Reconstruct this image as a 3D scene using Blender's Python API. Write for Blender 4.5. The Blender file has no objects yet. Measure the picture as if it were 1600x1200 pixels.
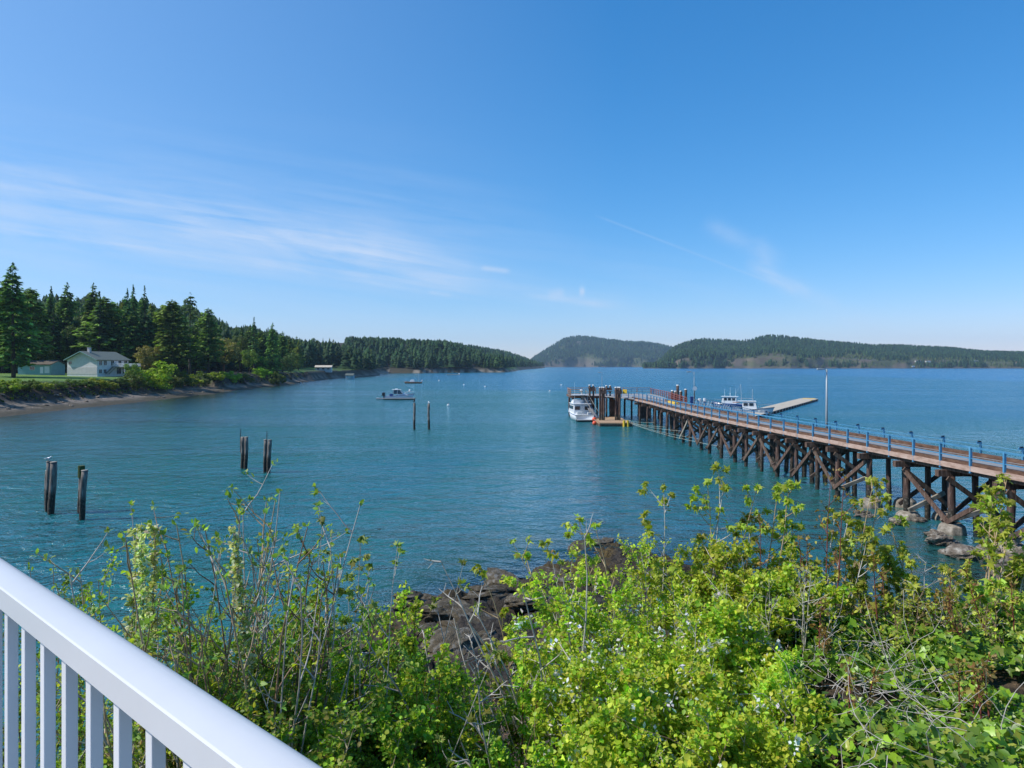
import bpy, math, random
import numpy as np
from mathutils import Vector, Matrix

random.seed(7)
RN = np.random.default_rng(11)
sc = bpy.context.scene
COL = sc.collection
F = 1067.0       # focal length in the photograph's pixels (24 mm on full frame)
H = 9.5          # eye height above the water
HY = 571.0       # horizon row


def W(px, py, z=0.0):
    """world point at height z that the survey of the photograph gives"""
    Y = F * (H - z) / (py - HY)
    return Vector(((px - 800) * Y / F, Y, z))


def D(px, py, Y):
    return Vector(((px - 800) * Y / F, Y, H - (py - HY) * Y / F))


# ------------------------------------------------------------------ noise
def _h(i, j, k):
    n = (i * 374761393 + j * 668265263 + k * 2147483647 * 3) & 0xFFFFFFFF
    n = ((n ^ (n >> 13)) * 1274126177) & 0xFFFFFFFF
    n = n ^ (n >> 16)
    return (n & 0xFFFF) / 65535.0


def vnoise(x, y, seed=0):
    x = np.asarray(x, float); y = np.asarray(y, float)
    xi = np.floor(x).astype(np.int64); yi = np.floor(y).astype(np.int64)
    fx = x - xi; fy = y - yi
    fx = fx * fx * (3 - 2 * fx); fy = fy * fy * (3 - 2 * fy)
    a = _h(xi, yi, seed); b = _h(xi + 1, yi, seed); c = _h(xi, yi + 1, seed); d = _h(xi + 1, yi + 1, seed)
    return (a * (1 - fx) + b * fx) * (1 - fy) + (c * (1 - fx) + d * fx) * fy


def fbm(x, y, seed=0, oct=4):
    s = 0; a = .5; t = 0
    for o in range(oct):
        s = s + a * vnoise(x, y, seed + o * 17); t += a
        x = x * 2.03 + 7.1; y = y * 2.03 - 3.7; a *= .5
    return s / t * 2 - 1


def sstep(a, b, x):
    t = np.clip((np.asarray(x, float) - a) / (b - a), 0, 1)
    return t * t * (3 - 2 * t)


# ------------------------------------------------------------------ materials
def N(nt, typ, **kw):
    n = nt.nodes.new(typ)
    for k, v in kw.items():
        if k.startswith('i_'):
            n.inputs[k[2:].replace('_', ' ')].default_value = v
        elif isinstance(k, str) and k.startswith('n_'):
            n.inputs[int(k[2:])].default_value = v
        else:
            setattr(n, k, v)
    return n


def newmat(name):
    m = bpy.data.materials.new(name); m.use_nodes = True
    nt = m.node_tree
    b = nt.nodes['Principled BSDF']
    return m, nt, b


def ramp(nt, stops):
    r = nt.nodes.new('ShaderNodeValToRGB')
    e = r.color_ramp.elements
    while len(e) < len(stops):
        e.new(0.5)
    for i, (p, c) in enumerate(stops):
        e[i].position = p
        e[i].color = (*c, 1) if len(c) == 3 else c
    return r


def noisemat(name, c1, c2, scale=3.0, rough=.8, bump=.3, stretch=(1, 1, 1), metal=0.0, c3=None, spec=.4, bdist=.02, fine=None, coat=0):
    """two or three tone procedural surface with fine relief"""
    m, nt, b = newmat(name)
    L = nt.links.new
    tc = N(nt, 'ShaderNodeTexCoord'); mp = N(nt, 'ShaderNodeMapping')
    mp.inputs['Scale'].default_value = stretch
    L(tc.outputs['Object'], mp.inputs['Vector'])
    n1 = N(nt, 'ShaderNodeTexNoise', i_Scale=scale, i_Detail=6, i_Roughness=.62)
    L(mp.outputs[0], n1.inputs['Vector'])
    st = [(.32, c1), (.68, c2)] if c3 is None else [(.3, c1), (.5, c2), (.7, c3)]
    r = ramp(nt, st); L(n1.outputs['Fac'], r.inputs['Fac'])
    oi = N(nt, 'ShaderNodeObjectInfo')
    hs = N(nt, 'ShaderNodeHueSaturation')
    mm = N(nt, 'ShaderNodeMath', operation='MULTIPLY_ADD'); mm.inputs[1].default_value = .24; mm.inputs[2].default_value = .88
    L(oi.outputs['Random'], mm.inputs[0]); L(mm.outputs[0], hs.inputs['Value'])
    L(r.outputs[0], hs.inputs['Color'])
    L(hs.outputs[0], b.inputs['Base Color'])
    n2 = N(nt, 'ShaderNodeTexNoise', i_Scale=(fine or scale * 6), i_Detail=4)
    L(mp.outputs[0], n2.inputs['Vector'])
    bp = N(nt, 'ShaderNodeBump', i_Strength=bump, i_Distance=bdist)
    L(n2.outputs['Fac'], bp.inputs['Height']); L(bp.outputs[0], b.inputs['Normal'])
    b.inputs['Roughness'].default_value = rough
    b.inputs['Metallic'].default_value = metal
    b.inputs['Specular IOR Level'].default_value = spec
    if coat:
        b.inputs['Coat Weight'].default_value = coat
    return m


def leafmat(name, rough=.5, trans=.35, spec=.4, sat=1.0, val=1.0, tcol=(.9, 1.0, .35)):
    m, nt, b = newmat(name)
    L = nt.links.new
    at = N(nt, 'ShaderNodeAttribute', attribute_name='Col')
    oi = N(nt, 'ShaderNodeObjectInfo')
    hs = N(nt, 'ShaderNodeHueSaturation', i_Saturation=sat)
    mm = N(nt, 'ShaderNodeMath', operation='MULTIPLY_ADD'); mm.inputs[1].default_value = .4 * val; mm.inputs[2].default_value = .8 * val
    L(oi.outputs['Random'], mm.inputs[0]); L(mm.outputs[0], hs.inputs['Value'])
    m2 = N(nt, 'ShaderNodeMath', operation='MULTIPLY_ADD'); m2.inputs[1].default_value = .035; m2.inputs[2].default_value = .482
    L(oi.outputs['Random'], m2.inputs[0]); L(m2.outputs[0], hs.inputs['Hue'])
    L(at.outputs['Color'], hs.inputs['Color'])
    L(hs.outputs[0], b.inputs['Base Color'])
    b.inputs['Roughness'].default_value = rough
    b.inputs['Specular IOR Level'].default_value = spec
    tr = N(nt, 'ShaderNodeBsdfTranslucent')
    mc = N(nt, 'ShaderNodeMix', data_type='RGBA', blend_type='MULTIPLY'); mc.inputs[0].default_value = 1
    L(hs.outputs[0], mc.inputs[6]); mc.inputs[7].default_value = (tcol[0] * 1.4, tcol[1] * 1.4, tcol[2] * 1.4, 1)
    L(mc.outputs[2], tr.inputs['Color'])
    mx = N(nt, 'ShaderNodeMixShader'); mx.inputs[0].default_value = trans
    L(b.outputs[0], mx.inputs[1]); L(tr.outputs[0], mx.inputs[2])
    out = nt.nodes['Material Output']
    L(mx.outputs[0], out.inputs['Surface'])
    return m


def plain(name, c, rough=.5, metal=0, coat=0, spec=.5, var=.06):
    c2 = tuple(max(0, v * (1 - var * 2)) for v in c)
    return noisemat(name, c2, c, scale=2.2, rough=rough, bump=.06, metal=metal, coat=coat, spec=spec)


M = {}
M['dark_timber'] = noisemat('creosoted timber', (.028, .017, .012), (.11, .064, .045), 2.0, .85, .6, (6, 6, .8), c3=(.22, .155, .12), bdist=.03)
M['pile_timber'] = noisemat('weathered pile timber', (.03, .02, .015), (.115, .075, .055), 1.6, .88, .7, (5, 5, .7), c3=(.2, .165, .135), bdist=.03)
M['grey_timber'] = noisemat('grey driftwood timber', (.12, .1, .08), (.3, .27, .22), 2.0, .9, .5, (1, 1, 1), c3=(.42, .38, .33))
M['plank'] = noisemat('weathered deck planking', (.16, .155, .15), (.27, .27, .27), 1.3, .85, .4, (.5, 7, 1), c3=(.34, .33, .32))
M['fascia'] = noisemat('pinkish brown fascia board', (.25, .16, .12), (.42, .29, .23), 1.5, .8, .3, (8, .6, 3), c3=(.5, .38, .32))
M['kerb'] = noisemat('rust brown timber kerb', (.045, .024, .016), (.11, .058, .036), 1.8, .85, .5, (5, .6, 3), c3=(.19, .12, .08))
M['blue_rail'] = noisemat('blue painted steel', (.035, .16, .3), (.06, .23, .4), 2.5, .5, .15, c3=(.1, .29, .45))
M['red_rail'] = noisemat('red brown painted timber', (.25, .06, .045), (.4, .13, .09), 2.5, .7, .15)
M['orange_rail'] = noisemat('orange brown timber', (.3, .14, .07), (.48, .26, .15), 2.5, .7, .2)
M['cable'] = plain('galvanised steel', (.45, .5, .55), .45, .3)
M['concrete'] = noisemat('barnacled concrete', (.1, .085, .06), (.22, .19, .15), 3.2, .9, .8, c3=(.38, .34, .28), bdist=.04)
M['black'] = plain('black rubber', (.012, .012, .014), .5)
M['white'] = plain('white gelcoat', (.74, .76, .77), .3, 0, .3, var=.03)
M['offwhite'] = plain('weathered white paint', (.6, .62, .6), .5)
M['navy'] = plain('navy blue gelcoat', (.015, .05, .19), .25, 0, .4)
M['royal'] = plain('blue canvas', (.03, .1, .35), .6)
M['glass'] = plain('tinted window glass', (.02, .03, .04), .06, 0, 0, .8)
M['steel'] = plain('brushed steel', (.5, .53, .55), .35, .6)
M['yellow'] = noisemat('yellow paint', (.6, .38, .03), (.75, .52, .05), 3, .6, .2)
M['orange'] = plain('orange vinyl', (.8, .1, .03), .45)
M['rope'] = plain('pale mooring rope', (.5, .5, .42), .8)
M['float_deck'] = noisemat('float decking', (.3, .19, .11), (.42, .28, .17), 1.5, .85, .3, (7, .6, 1), c3=(.5, .36, .24))
M['float_pale'] = noisemat('pale concrete float deck', (.4, .34, .26), (.52, .46, .36), 1.0, .85, .2)
M['bark'] = noisemat('conifer bark', (.03, .022, .016), (.11, .08, .06), 1.5, .9, .6, (4, 4, .6))
M['red_bark'] = noisemat('madrone bark', (.12, .05, .025), (.3, .15, .08), 1.5, .7, .3, (3, 3, .6))
M['twig_grey'] = noisemat('pale grey twig', (.26, .22, .18), (.47, .43, .38), 14, .75, .3, c3=(.58, .55, .5), bdist=.003)
M['twig_brown'] = noisemat('brown twig', (.1, .055, .03), (.24, .15, .09), 14, .75, .3, c3=(.33, .24, .16), bdist=.003)
M['twig_tan'] = noisemat('tan young twig', (.3, .2, .1), (.45, .33, .2), 14, .7, .3, c3=(.5, .42, .28), bdist=.003)
M['twig_red'] = noisemat('red brown cane', (.11, .025, .018), (.24, .07, .05), 10, .65, .2, bdist=.003)
M['needles'] = leafmat('fir foliage', .75, .28, .15, 1.0, 1.0, (.8, 1, .4))
M['broad'] = leafmat('broadleaf foliage', .6, .3, .25)
M['leaf'] = leafmat('spring leaf', .5, .42, .35)
M['ivy'] = leafmat('glossy ivy leaf', .38, .3, .45)
M['petal'] = leafmat('white blossom', .6, .3, .2, tcol=(.7, .7, .65))
M['rail_white'] = noisemat('white powder coated aluminium', (.68, .68, .68), (.72, .725, .73), 3, .3, .03, spec=.4)
M['siding'] = None


def siding(name, c, pitch=.2):
    m, nt, b = newmat(name)
    L = nt.links.new
    tc = N(nt, 'ShaderNodeTexCoord'); sp = N(nt, 'ShaderNodeSeparateXYZ')
    L(tc.outputs['Object'], sp.inputs[0])
    ml = N(nt, 'ShaderNodeMath', operation='MULTIPLY'); ml.inputs[1].default_value = 1 / pitch
    fr = N(nt, 'ShaderNodeMath', operation='FRACT')
    L(sp.outputs['Z'], ml.inputs[0]); L(ml.outputs[0], fr.inputs[0])
    bp = N(nt, 'ShaderNodeBump', i_Strength=.6, i_Distance=.02)
    L(fr.outputs[0], bp.inputs['Height']); L(bp.outputs[0], b.inputs['Normal'])
    n1 = N(nt, 'ShaderNodeTexNoise', i_Scale=1.2, i_Detail=5)
    L(tc.outputs['Object'], n1.inputs['Vector'])
    r = ramp(nt, [(.3, tuple(v * .85 for v in c)), (.7, c)]); L(n1.outputs['Fac'], r.inputs['Fac'])
    L(r.outputs[0], b.inputs['Base Color'])
    b.inputs['Roughness'].default_value = .7
    return m


M['siding'] = siding('pale green lap siding', (.76, .74, .74))
M['siding2'] = siding('turquoise lap siding', (.2, .38, .37))
M['brickpale'] = siding('pale block wall', (.6, .58, .58), .3)
M['shingle'] = noisemat('grey green shingles', (.08, .1, .09), (.15, .18, .16), 4, .85, .5, (1, 3, 3))
M['brown_roof'] = noisemat('mossy brown roof', (.07, .05, .035), (.16, .13, .09), 2, .9, .4)


# ------------------------------------------------------------------ object helpers
def tag(o, label=None, cat=None, group=None, kind=None):
    if label: o['label'] = label
    if cat: o['category'] = cat
    if group: o['group'] = group
    if kind: o['kind'] = kind
    return o


def thing(name, label, cat, loc=(0, 0, 0), rz=0, group=None):
    o = bpy.data.objects.new(name, None); COL.objects.link(o)
    o.location = loc; o.rotation_euler = (0, 0, rz)
    o.empty_display_size = .3
    return tag(o, label, cat, group)


def link(name, me, parent=None, mat=None):
    o = bpy.data.objects.new(name, me); COL.objects.link(o)
    if mat is not None and len(me.materials) == 0:
        me.materials.append(mat)
    if parent is not None: o.parent = parent
    return o


def copy_tree(src, loc, rz, scale, label, group=None):
    r = src.copy(); COL.objects.link(r)
    r.location = loc; r.rotation_euler = (0, 0, rz); r.scale = scale
    r['label'] = label
    if group: r['group'] = group
    for ch in list(src.children):
        c = ch.copy(); COL.objects.link(c); c.parent = r
        for g in list(ch.children):
            d = g.copy(); COL.objects.link(d); d.parent = c
    return r


def npmesh(name, V, faces, col=None, smooth=False):
    """V (n,3); faces (m,3) or (m,4) arrays or list of such"""
    me = bpy.data.meshes.new(name)
    V = np.asarray(V, np.float32).reshape(-1, 3)
    if not isinstance(faces, list): faces = [faces]
    faces = [np.asarray(f, np.int32) for f in faces if len(f)]
    loops = np.concatenate([f.ravel() for f in faces])
    sizes = np.concatenate([np.full(len(f), f.shape[1], np.int32) for f in faces])
    starts = np.concatenate([[0], np.cumsum(sizes)[:-1]]).astype(np.int32)
    me.vertices.add(len(V)); me.vertices.foreach_set('co', V.ravel())
    me.loops.add(len(loops)); me.loops.foreach_set('vertex_index', loops)
    me.polygons.add(len(sizes)); me.polygons.foreach_set('loop_start', starts)
    me.polygons.foreach_set('loop_total', sizes)
    if smooth: me.polygons.foreach_set('use_smooth', np.ones(len(sizes), bool))
    me.update(calc_edges=True)
    if col is not None:
        a = me.color_attributes.new('Col', 'FLOAT_COLOR', 'POINT')
        c4 = np.ones((len(V), 4), np.float32); c4[:, :3] = col
        a.data.foreach_set('color', c4.ravel())
    return me


class MB:
    """collects simple solids and links them as one mesh"""
    def __init__(s):
        s.v = []; s.f = []

    def add(s, vs, fs):
        o = len(s.v); s.v += [tuple(v) for v in vs]
        s.f += [tuple(i + o for i in f) for f in fs]
        return s

    def box(s, c, d, rz=0, rx=0, ry=0):
        R = Matrix.Rotation(rz, 3, 'Z') @ Matrix.Rotation(ry, 3, 'Y') @ Matrix.Rotation(rx, 3, 'X')
        c = Vector(c); vs = []
        for x in (-.5, .5):
            for y in (-.5, .5):
                for z in (-.5, .5):
                    vs.append(c + R @ Vector((x * d[0], y * d[1], z * d[2])))
        return s.add(vs, [(0, 1, 3, 2), (4, 6, 7, 5), (0, 4, 5, 1), (2, 3, 7, 6), (0, 2, 6, 4), (1, 5, 7, 3)])

    def beam(s, a, b, w, h):
        a = Vector(a); b = Vector(b); d = (b - a).normalized()
        up = Vector((0, 0, 1))
        if abs(d.dot(up)) > .98: up = Vector((0, 1, 0))
        x = d.cross(up).normalized(); y = x.cross(d).normalized()
        vs = []
        for p in (a, b):
            for sx, sy in ((-1, -1), (1, -1), (1, 1), (-1, 1)):
                vs.append(p + x * sx * w / 2 + y * sy * h / 2)
        return s.add(vs, [(3, 2, 1, 0), (4, 5, 6, 7), (0, 1, 5, 4), (1, 2, 6, 5), (2, 3, 7, 6), (3, 0, 4, 7)])

    def tube(s, pts, rs, n=8, cap=True):
        pts = [Vector(p) for p in pts]
        if not hasattr(rs, '__len__'): rs = [rs] * len(pts)
        vs = []; fs = []
        ref = None
        for i, p in enumerate(pts):
            d = (pts[min(i + 1, len(pts) - 1)] - pts[max(i - 1, 0)])
            if d.length < 1e-9: d = Vector((0, 0, 1))
            d.normalize()
            if ref is None:
                ref = Vector((1, 0, 0)) if abs(d.x) < .8 else Vector((0, 1, 0))
            x = (ref - d * ref.dot(d)).normalized(); ref = x
            y = d.cross(x)
            for k in range(n):
                a = 2 * math.pi * k / n
                vs.append(p + (x * math.cos(a) + y * math.sin(a)) * rs[i])
        for i in range(len(pts) - 1):
            for k in range(n):
                a = i * n + k; b = i * n + (k + 1) % n
                fs.append((a, b, b + n, a + n))
        if cap:
            fs.append(tuple(reversed(range(n))))
            fs.append(tuple(range((len(pts) - 1) * n, len(pts) * n)))
        return s.add(vs, fs)

    def ball(s, c, r, nu=10, nv=6):
        if not hasattr(r, '__len__'): r = (r, r, r)
        vs = [(c[0], c[1], c[2] - r[2])]; fs = []
        for j in range(1, nv):
            ph = -math.pi / 2 + math.pi * j / nv
            for i in range(nu):
                th = 2 * math.pi * i / nu
                vs.append((c[0] + r[0] * math.cos(ph) * math.cos(th), c[1] + r[1] * math.cos(ph) * math.sin(th), c[2] + r[2] * math.sin(ph)))
        vs.append((c[0], c[1], c[2] + r[2]))
        for i in range(nu):
            fs.append((0, 1 + (i + 1) % nu, 1 + i))
            for j in range(nv - 2):
                a = 1 + j * nu + i; b = 1 + j * nu + (i + 1) % nu
                fs.append((a, b, b + nu, a + nu))
            t = 1 + (nv - 2) * nu
            fs.append((t + i, t + (i + 1) % nu, len(vs) - 1))
        return s.add(vs, fs)

    def prism(s, poly, x0, x1, axis='x'):
        """extrude polygon (list of 2d) along axis"""
        n = len(poly)
        def P(t, p):
            return {'x': (t, p[0], p[1]), 'y': (p[0], t, p[1]), 'z': (p[0], p[1], t)}[axis]
        vs = [P(x0, p) for p in poly] + [P(x1, p) for p in poly]
        fs = [tuple(range(n))[::-1], tuple(range(n, 2 * n))]
        for i in range(n):
            j = (i + 1) % n
            fs.append((i, j, n + j, n + i))
        return s.add(vs, fs)

    def mesh(s, name, smooth=False):
        me = bpy.data.meshes.new(name)
        me.from_pydata(s.v, [], s.f); me.update()
        if smooth:
            me.polygons.foreach_set('use_smooth', [True] * len(me.polygons))
        return me

    def build(s, name, mat, parent=None, smooth=False, bevel=0, loc=None):
        o = link(name, s.mesh(name, smooth), parent, mat)
        if loc is not None: o.location = loc
        if bevel:
            md = o.modifiers.new('bevel', 'BEVEL'); md.width = bevel; md.segments = 2; md.limit_method = 'ANGLE'
        return o


# ------------------------------------------------------------------ terrain functions
_sx = [-200, -60, -20, -12, -7, -4, -1, 2, 5, 8, 12, 16, 22, 28, 45, 200]
_sy = [8, 9, 10, 13, 21, 27, 30, 32.5, 35, 33, 27.5, 25, 28, 31, 34, 36]


def near_z(x, y, detail=True):
    x = np.asarray(x, float); y = np.asarray(y, float)
    s = y / np.interp(x, _sx, _sy)
    z = np.interp(s, [-3, 0, .12, .2, .27, .36, .5, .66, .82, .95, 1.02, 1.15, 1.4, 2, 3.5, 6],
                  [6.9, 6.6, 6.0, 5.3, 4.4, 3.3, 2.4, 1.6, 1.05, .45, -.05, -.7, -1.8, -3.5, -7, -14])
    # right hand shoulder of the bank, where the ivy lies
    pl = 7.05 - .12 * np.clip(y - 4.6, 0, 9) + .05 * (x - 2.5)
    wgt = sstep(1.0, 2.4, x - .12 * (y - 4)) * (1 - sstep(6.0, 9.5, y)) * sstep(-2, 1, y)
    z = z * (1 - wgt) + np.maximum(z, pl) * wgt
    if detail:
        rk = sstep(.36, .5, s) * (1 - sstep(1.6, 2.6, s))
        r = fbm(x * .33 + 3, y * .33, 5, 3)
        ridged = 1 - np.abs(fbm(x * .55, y * .55, 9, 4)) * 2
        z = z + rk * (.5 * r + .5 * (ridged - .55) + .3 * (1 - np.abs(fbm(x * 1.7 + 5, y * 1.7, 3, 4)) * 2.6) - .1 + .2 * fbm(x * 4.5, y * 4.5, 6, 3) - .28)
        z = z + .06 * fbm(x * 3, y * 3, 4, 2)
    return z


SH = [(-700, 20), (-260, 70), (-150, 105), (-94, 125), (-96, 147), (-97, 172), (-99, 211), (-108, 290), (-116, 375), (-127, 480), (-124, 640),
      (-150, 760), (-152, 845), (-116, 850), (-84, 900), (-45, 930), (-6, 960), (4, 1130), (20, 1500), (100, 2300), (135, 2750), (60, 3300), (-700, 3600)]


def shore_d(x, y):
    """signed distance to the left shore, positive inland"""
    x = np.asarray(x, float); y = np.asarray(y, float)
    best = np.full(np.broadcast(x, y).shape, 1e12)
    inside = np.zeros(best.shape, bool)
    P = SH + [(-6000, 3600), (-6000, 20)]
    n = len(P)
    for i in range(n):
        ax, ay = P[i]; bx, by = P[(i + 1) % n]
        if i < len(SH) - 1:
            dx, dy = bx - ax, by - ay
            t = np.clip(((x - ax) * dx + (y - ay) * dy) / (dx * dx + dy * dy), 0, 1)
            d2 = (x - ax - t * dx) ** 2 + (y - ay - t * dy) ** 2
            best = np.minimum(best, d2)
        c = ((ay > y) != (by > y)) & (x < (bx - ax) * (y - ay) / ((by - ay) if by != ay else 1e-9) + ax)
        inside ^= c
    d = np.sqrt(best)
    return np.where(inside, d, -d)


def left_z(x, y, d=None):
    x = np.asarray(x, float); y = np.asarray(y, float)
    if d is None: d = shore_d(x, y)
    dn = d + 2.2 * fbm(x * .07, y * .07, 21, 3) * sstep(0, 300, y)
    k = np.where(y < 260, 1.0, np.where(y < 420, .55, .3))
    zl = np.interp(dn / np.maximum(k, .01), [-200, -60, -15, 0, 5, 9.5, 13.5, 18, 60, 400], [-14, -6, -1.4, 0, .7, 1.3, 4.2, 5.7, 6.5, 7.6])
    zl = zl + sstep(260, 600, y) * sstep(12, 170, d) * 34 + sstep(1000, 2200, y) * sstep(5, 90, d) * 6
    zl = zl + sstep(60, 400, d) * 6 * fbm(x * .006, y * .006, 31, 3)
    rk = sstep(0, 3, dn) * (1 - sstep(12 * k, 17 * k, dn))
    zl = zl + rk * (.35 * fbm(x * .35, y * .35, 8, 4) + .12 * fbm(x * 1.4, y * 1.4, 12, 2))
    return zl


def grid(xs, ys):
    X, Y = np.meshgrid(xs, ys)
    nx, ny = len(xs), len(ys)
    i = np.arange(nx * ny).reshape(ny, nx)
    f = np.stack([i[:-1, :-1].ravel(), i[:-1, 1:].ravel(), i[1:, 1:].ravel(), i[1:, :-1].ravel()], 1)
    return X.ravel(), Y.ravel(), f


def stretch(a, b, n_lo, lo, n_hi, hi, step):
    """fine spacing between a and b, geometric outside"""
    c = np.arange(a, b + 1e-6, step)
    l = a - np.geomspace(step, a - lo, n_lo)[::-1]
    h = b + np.geomspace(step, hi - b, n_hi)
    return np.concatenate([l, c, h])
# ================================================================== camera, sun, sky
cam = bpy.data.cameras.new('camera'); co = bpy.data.objects.new('camera', cam); COL.objects.link(co)
cam.sensor_width = 36; cam.lens = 36 * F / 1600; cam.clip_start = .05; cam.clip_end = 30000
cam.shift_y = -(600 - HY) / 1600
co.location = (0, 0, H); co.rotation_euler = (math.radians(90), 0, 0)
sc.camera = co

ELEV = math.radians(46); AZ = math.radians(262)      # clockwise from +Y
sd = Vector((math.sin(AZ) * math.cos(ELEV), math.cos(AZ) * math.cos(ELEV), math.sin(ELEV)))
sun = bpy.data.lights.new('sun', 'SUN'); sun.energy = 3.6; sun.angle = math.radians(.5); sun.color = (1, .95, .87)
so = bpy.data.objects.new('sun', sun); COL.objects.link(so)
so.rotation_euler = sd.to_track_quat('Z', 'Y').to_euler(); so.location = (-50, -50, 80)

w = bpy.data.worlds.new('World'); sc.world = w; w.use_nodes = True
nt = w.node_tree; L = nt.links.new
bg = nt.nodes['Background']; bg.inputs['Strength'].default_value = .15
sky = N(nt, 'ShaderNodeTexSky', sky_type='NISHITA', sun_disc=False, sun_elevation=ELEV, sun_rotation=AZ)
sky.altitude = 20; sky.air_density = 1.0; sky.dust_density = .1; sky.ozone_density = 2.6
hs0 = N(nt, 'ShaderNodeHueSaturation', i_Saturation=1.2, i_Value=1.12, i_Hue=.5)
L(sky.outputs[0], hs0.inputs['Color'])
hs = N(nt, 'ShaderNodeMix', data_type='RGBA', blend_type='MULTIPLY'); hs.inputs[0].default_value = 1; hs.inputs[7].default_value = (.82, .96, 1.12, 1)
L(hs0.outputs[0], hs.inputs[6])
sR = N(nt, 'ShaderNodeSeparateColor'); L(hs.outputs[2], sR.inputs[0]); cR = N(nt, 'ShaderNodeCombineColor')
for i_, (ga, ex) in enumerate(((.385, 1.2), (.756, .8), (1.01, .75))):
    pw = N(nt, 'ShaderNodeMath', operation='POWER'); L(sR.outputs[i_], pw.inputs[0]); pw.inputs[1].default_value = ex
    mu = N(nt, 'ShaderNodeMath', operation='MULTIPLY'); L(pw.outputs[0], mu.inputs[0]); mu.inputs[1].default_value = ga; L(mu.outputs[0], cR.inputs[i_])
tc = N(nt, 'ShaderNodeTexCoord'); sp = N(nt, 'ShaderNodeSeparateXYZ'); L(tc.outputs['Generated'], sp.inputs[0])


def MA(op, a, b=None, c=None, clamp=False):
    n = N(nt, 'ShaderNodeMath', operation=op); n.use_clamp = clamp
    for i, v in enumerate((a, b, c)):
        if v is None: continue
        if isinstance(v, (int, float)): n.inputs[i].default_value = v
        else: L(v, n.inputs[i])
    return n.outputs[0]


yc = MA('MAXIMUM', sp.outputs['Y'], .05)
U = MA('DIVIDE', sp.outputs['X'], yc); Vv = MA('DIVIDE', sp.outputs['Z'], yc)
front = MA('MULTIPLY', MA('SUBTRACT', sp.outputs['Y'], .1), 3, clamp=True)


def cloud_noise(ang, su, sv, scale, det=6, dist=0.6, seed=0, rough=.6):
    c, s_ = math.cos(ang), math.sin(ang)
    a = MA('ADD', MA('MULTIPLY', U, c * su), MA('MULTIPLY', Vv, s_ * su))
    b = MA('ADD', MA('MULTIPLY', U, -s_ * sv), MA('MULTIPLY', Vv, c * sv))
    cb = N(nt, 'ShaderNodeCombineXYZ'); L(a, cb.inputs[0]); L(b, cb.inputs[1]); cb.inputs[2].default_value = seed
    nn = N(nt, 'ShaderNodeTexNoise', i_Scale=scale, i_Detail=det, i_Roughness=rough, i_Distortion=dist)
    L(cb.outputs[0], nn.inputs['Vector'])
    return nn.outputs['Fac']


def band(p, q, width, fade=.12):
    """soft streak of cirrus between two directions given as tangents"""
    (u0, v0), (u1, v1) = [((a - 800) / F, (HY - b) / F) for a, b in (p, q)]
    dx, dy = u1 - u0, v1 - v0; l = math.hypot(dx, dy); dx /= l; dy /= l
    du = MA('SUBTRACT', U, u0); dv = MA('SUBTRACT', Vv, v0)
    t = MA('DIVIDE', MA('ADD', MA('MULTIPLY', du, dx), MA('MULTIPLY', dv, dy)), l)
    n = MA('ADD', MA('MULTIPLY', du, -dy), MA('MULTIPLY', dv, dx))
    g = MA('EXPONENT', MA('MULTIPLY', MA('MULTIPLY', n, n), -1 / width ** 2))
    e = MA('MULTIPLY', MA('MULTIPLY', MA('ADD', t, fade), 1 / fade, clamp=True), MA('MULTIPLY', MA('SUBTRACT', 1 + fade, t), 1 / fade, clamp=True))
    return MA('MULTIPLY', g, e)


def sumn(*a):
    r = a[0]
    for x in a[1:]: r = MA('ADD', r, x)
    return r


def sc_(v, k): return MA('MULTIPLY', v, k)


fib = cloud_noise(-.16, 1.6, 26, 1.6, 8, .5, 3, .62)
fib2 = cloud_noise(-.2, 2.5, 9, 2.0, 7, 1.0, 7)
fibA = MA('MULTIPLY', MA('SUBTRACT', fib, .36), 3.4, clamp=True)
fibB = MA('MULTIPLY', MA('SUBTRACT', fib2, .38), 3.2, clamp=True)
bands = sumn(sc_(band((-200, 250), (640, 405), .034), .42), sc_(band((-200, 335), (420, 418), .014), .5),
             sc_(band((300, 345), (720, 440), .035), .45), sc_(band((500, 400), (960, 478), .022), .4),
             sc_(band((700, 345), (1120, 450), .03), .22), sc_(band((-300, 300), (600, 380), .1, .3), .55))
soft = MA('ADD', sc_(fibA, .75), sc_(fibB, .35))
c1 = MA('MULTIPLY', bands, soft)
wisp = sumn(sc_(band((1120, 358), (1205, 400), .012, .3), .32), sc_(band((1185, 422), (1245, 450), .010, .4), .75), sc_(band((1240, 450), (1370, 512), .014, .3), .33),
            sc_(band((1190, 385), (1205, 430), .011, .4), .3))
c2 = MA('MULTIPLY', wisp, MA('ADD', sc_(fibB, .8), .2))
trail = sc_(band((950, 344), (1190, 436), .0016, .1), .22)
puff = MA('MULTIPLY', sumn(sc_(band((908, 455), (911, 455), .0065, 1.5), .8), sc_(band((862, 460), (876, 457), .007, .6), .42), sc_(band((845, 463), (930, 475), .005, .4), .35),
                           sc_(band((758, 419), (790, 423), .004, .3), .4), sc_(band((675, 457), (700, 461), .004, .3), .42)), MA('ADD', sc_(fibB, .7), .4))
veil = MA('MULTIPLY', MA('SUBTRACT', .15, U), .22, clamp=True)
amt = MA('MULTIPLY', sumn(sc_(c1, .52), sc_(c2, .8), sc_(trail, .55), puff, veil), front, clamp=True)
mx = N(nt, 'ShaderNodeMix', data_type='RGBA'); L(amt, mx.inputs[0]); L(cR.outputs[0], mx.inputs[6])
mx.inputs[7].default_value = (3.0, 3.6, 4.6, 1)
L(mx.outputs[2], bg.inputs['Color'])

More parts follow.
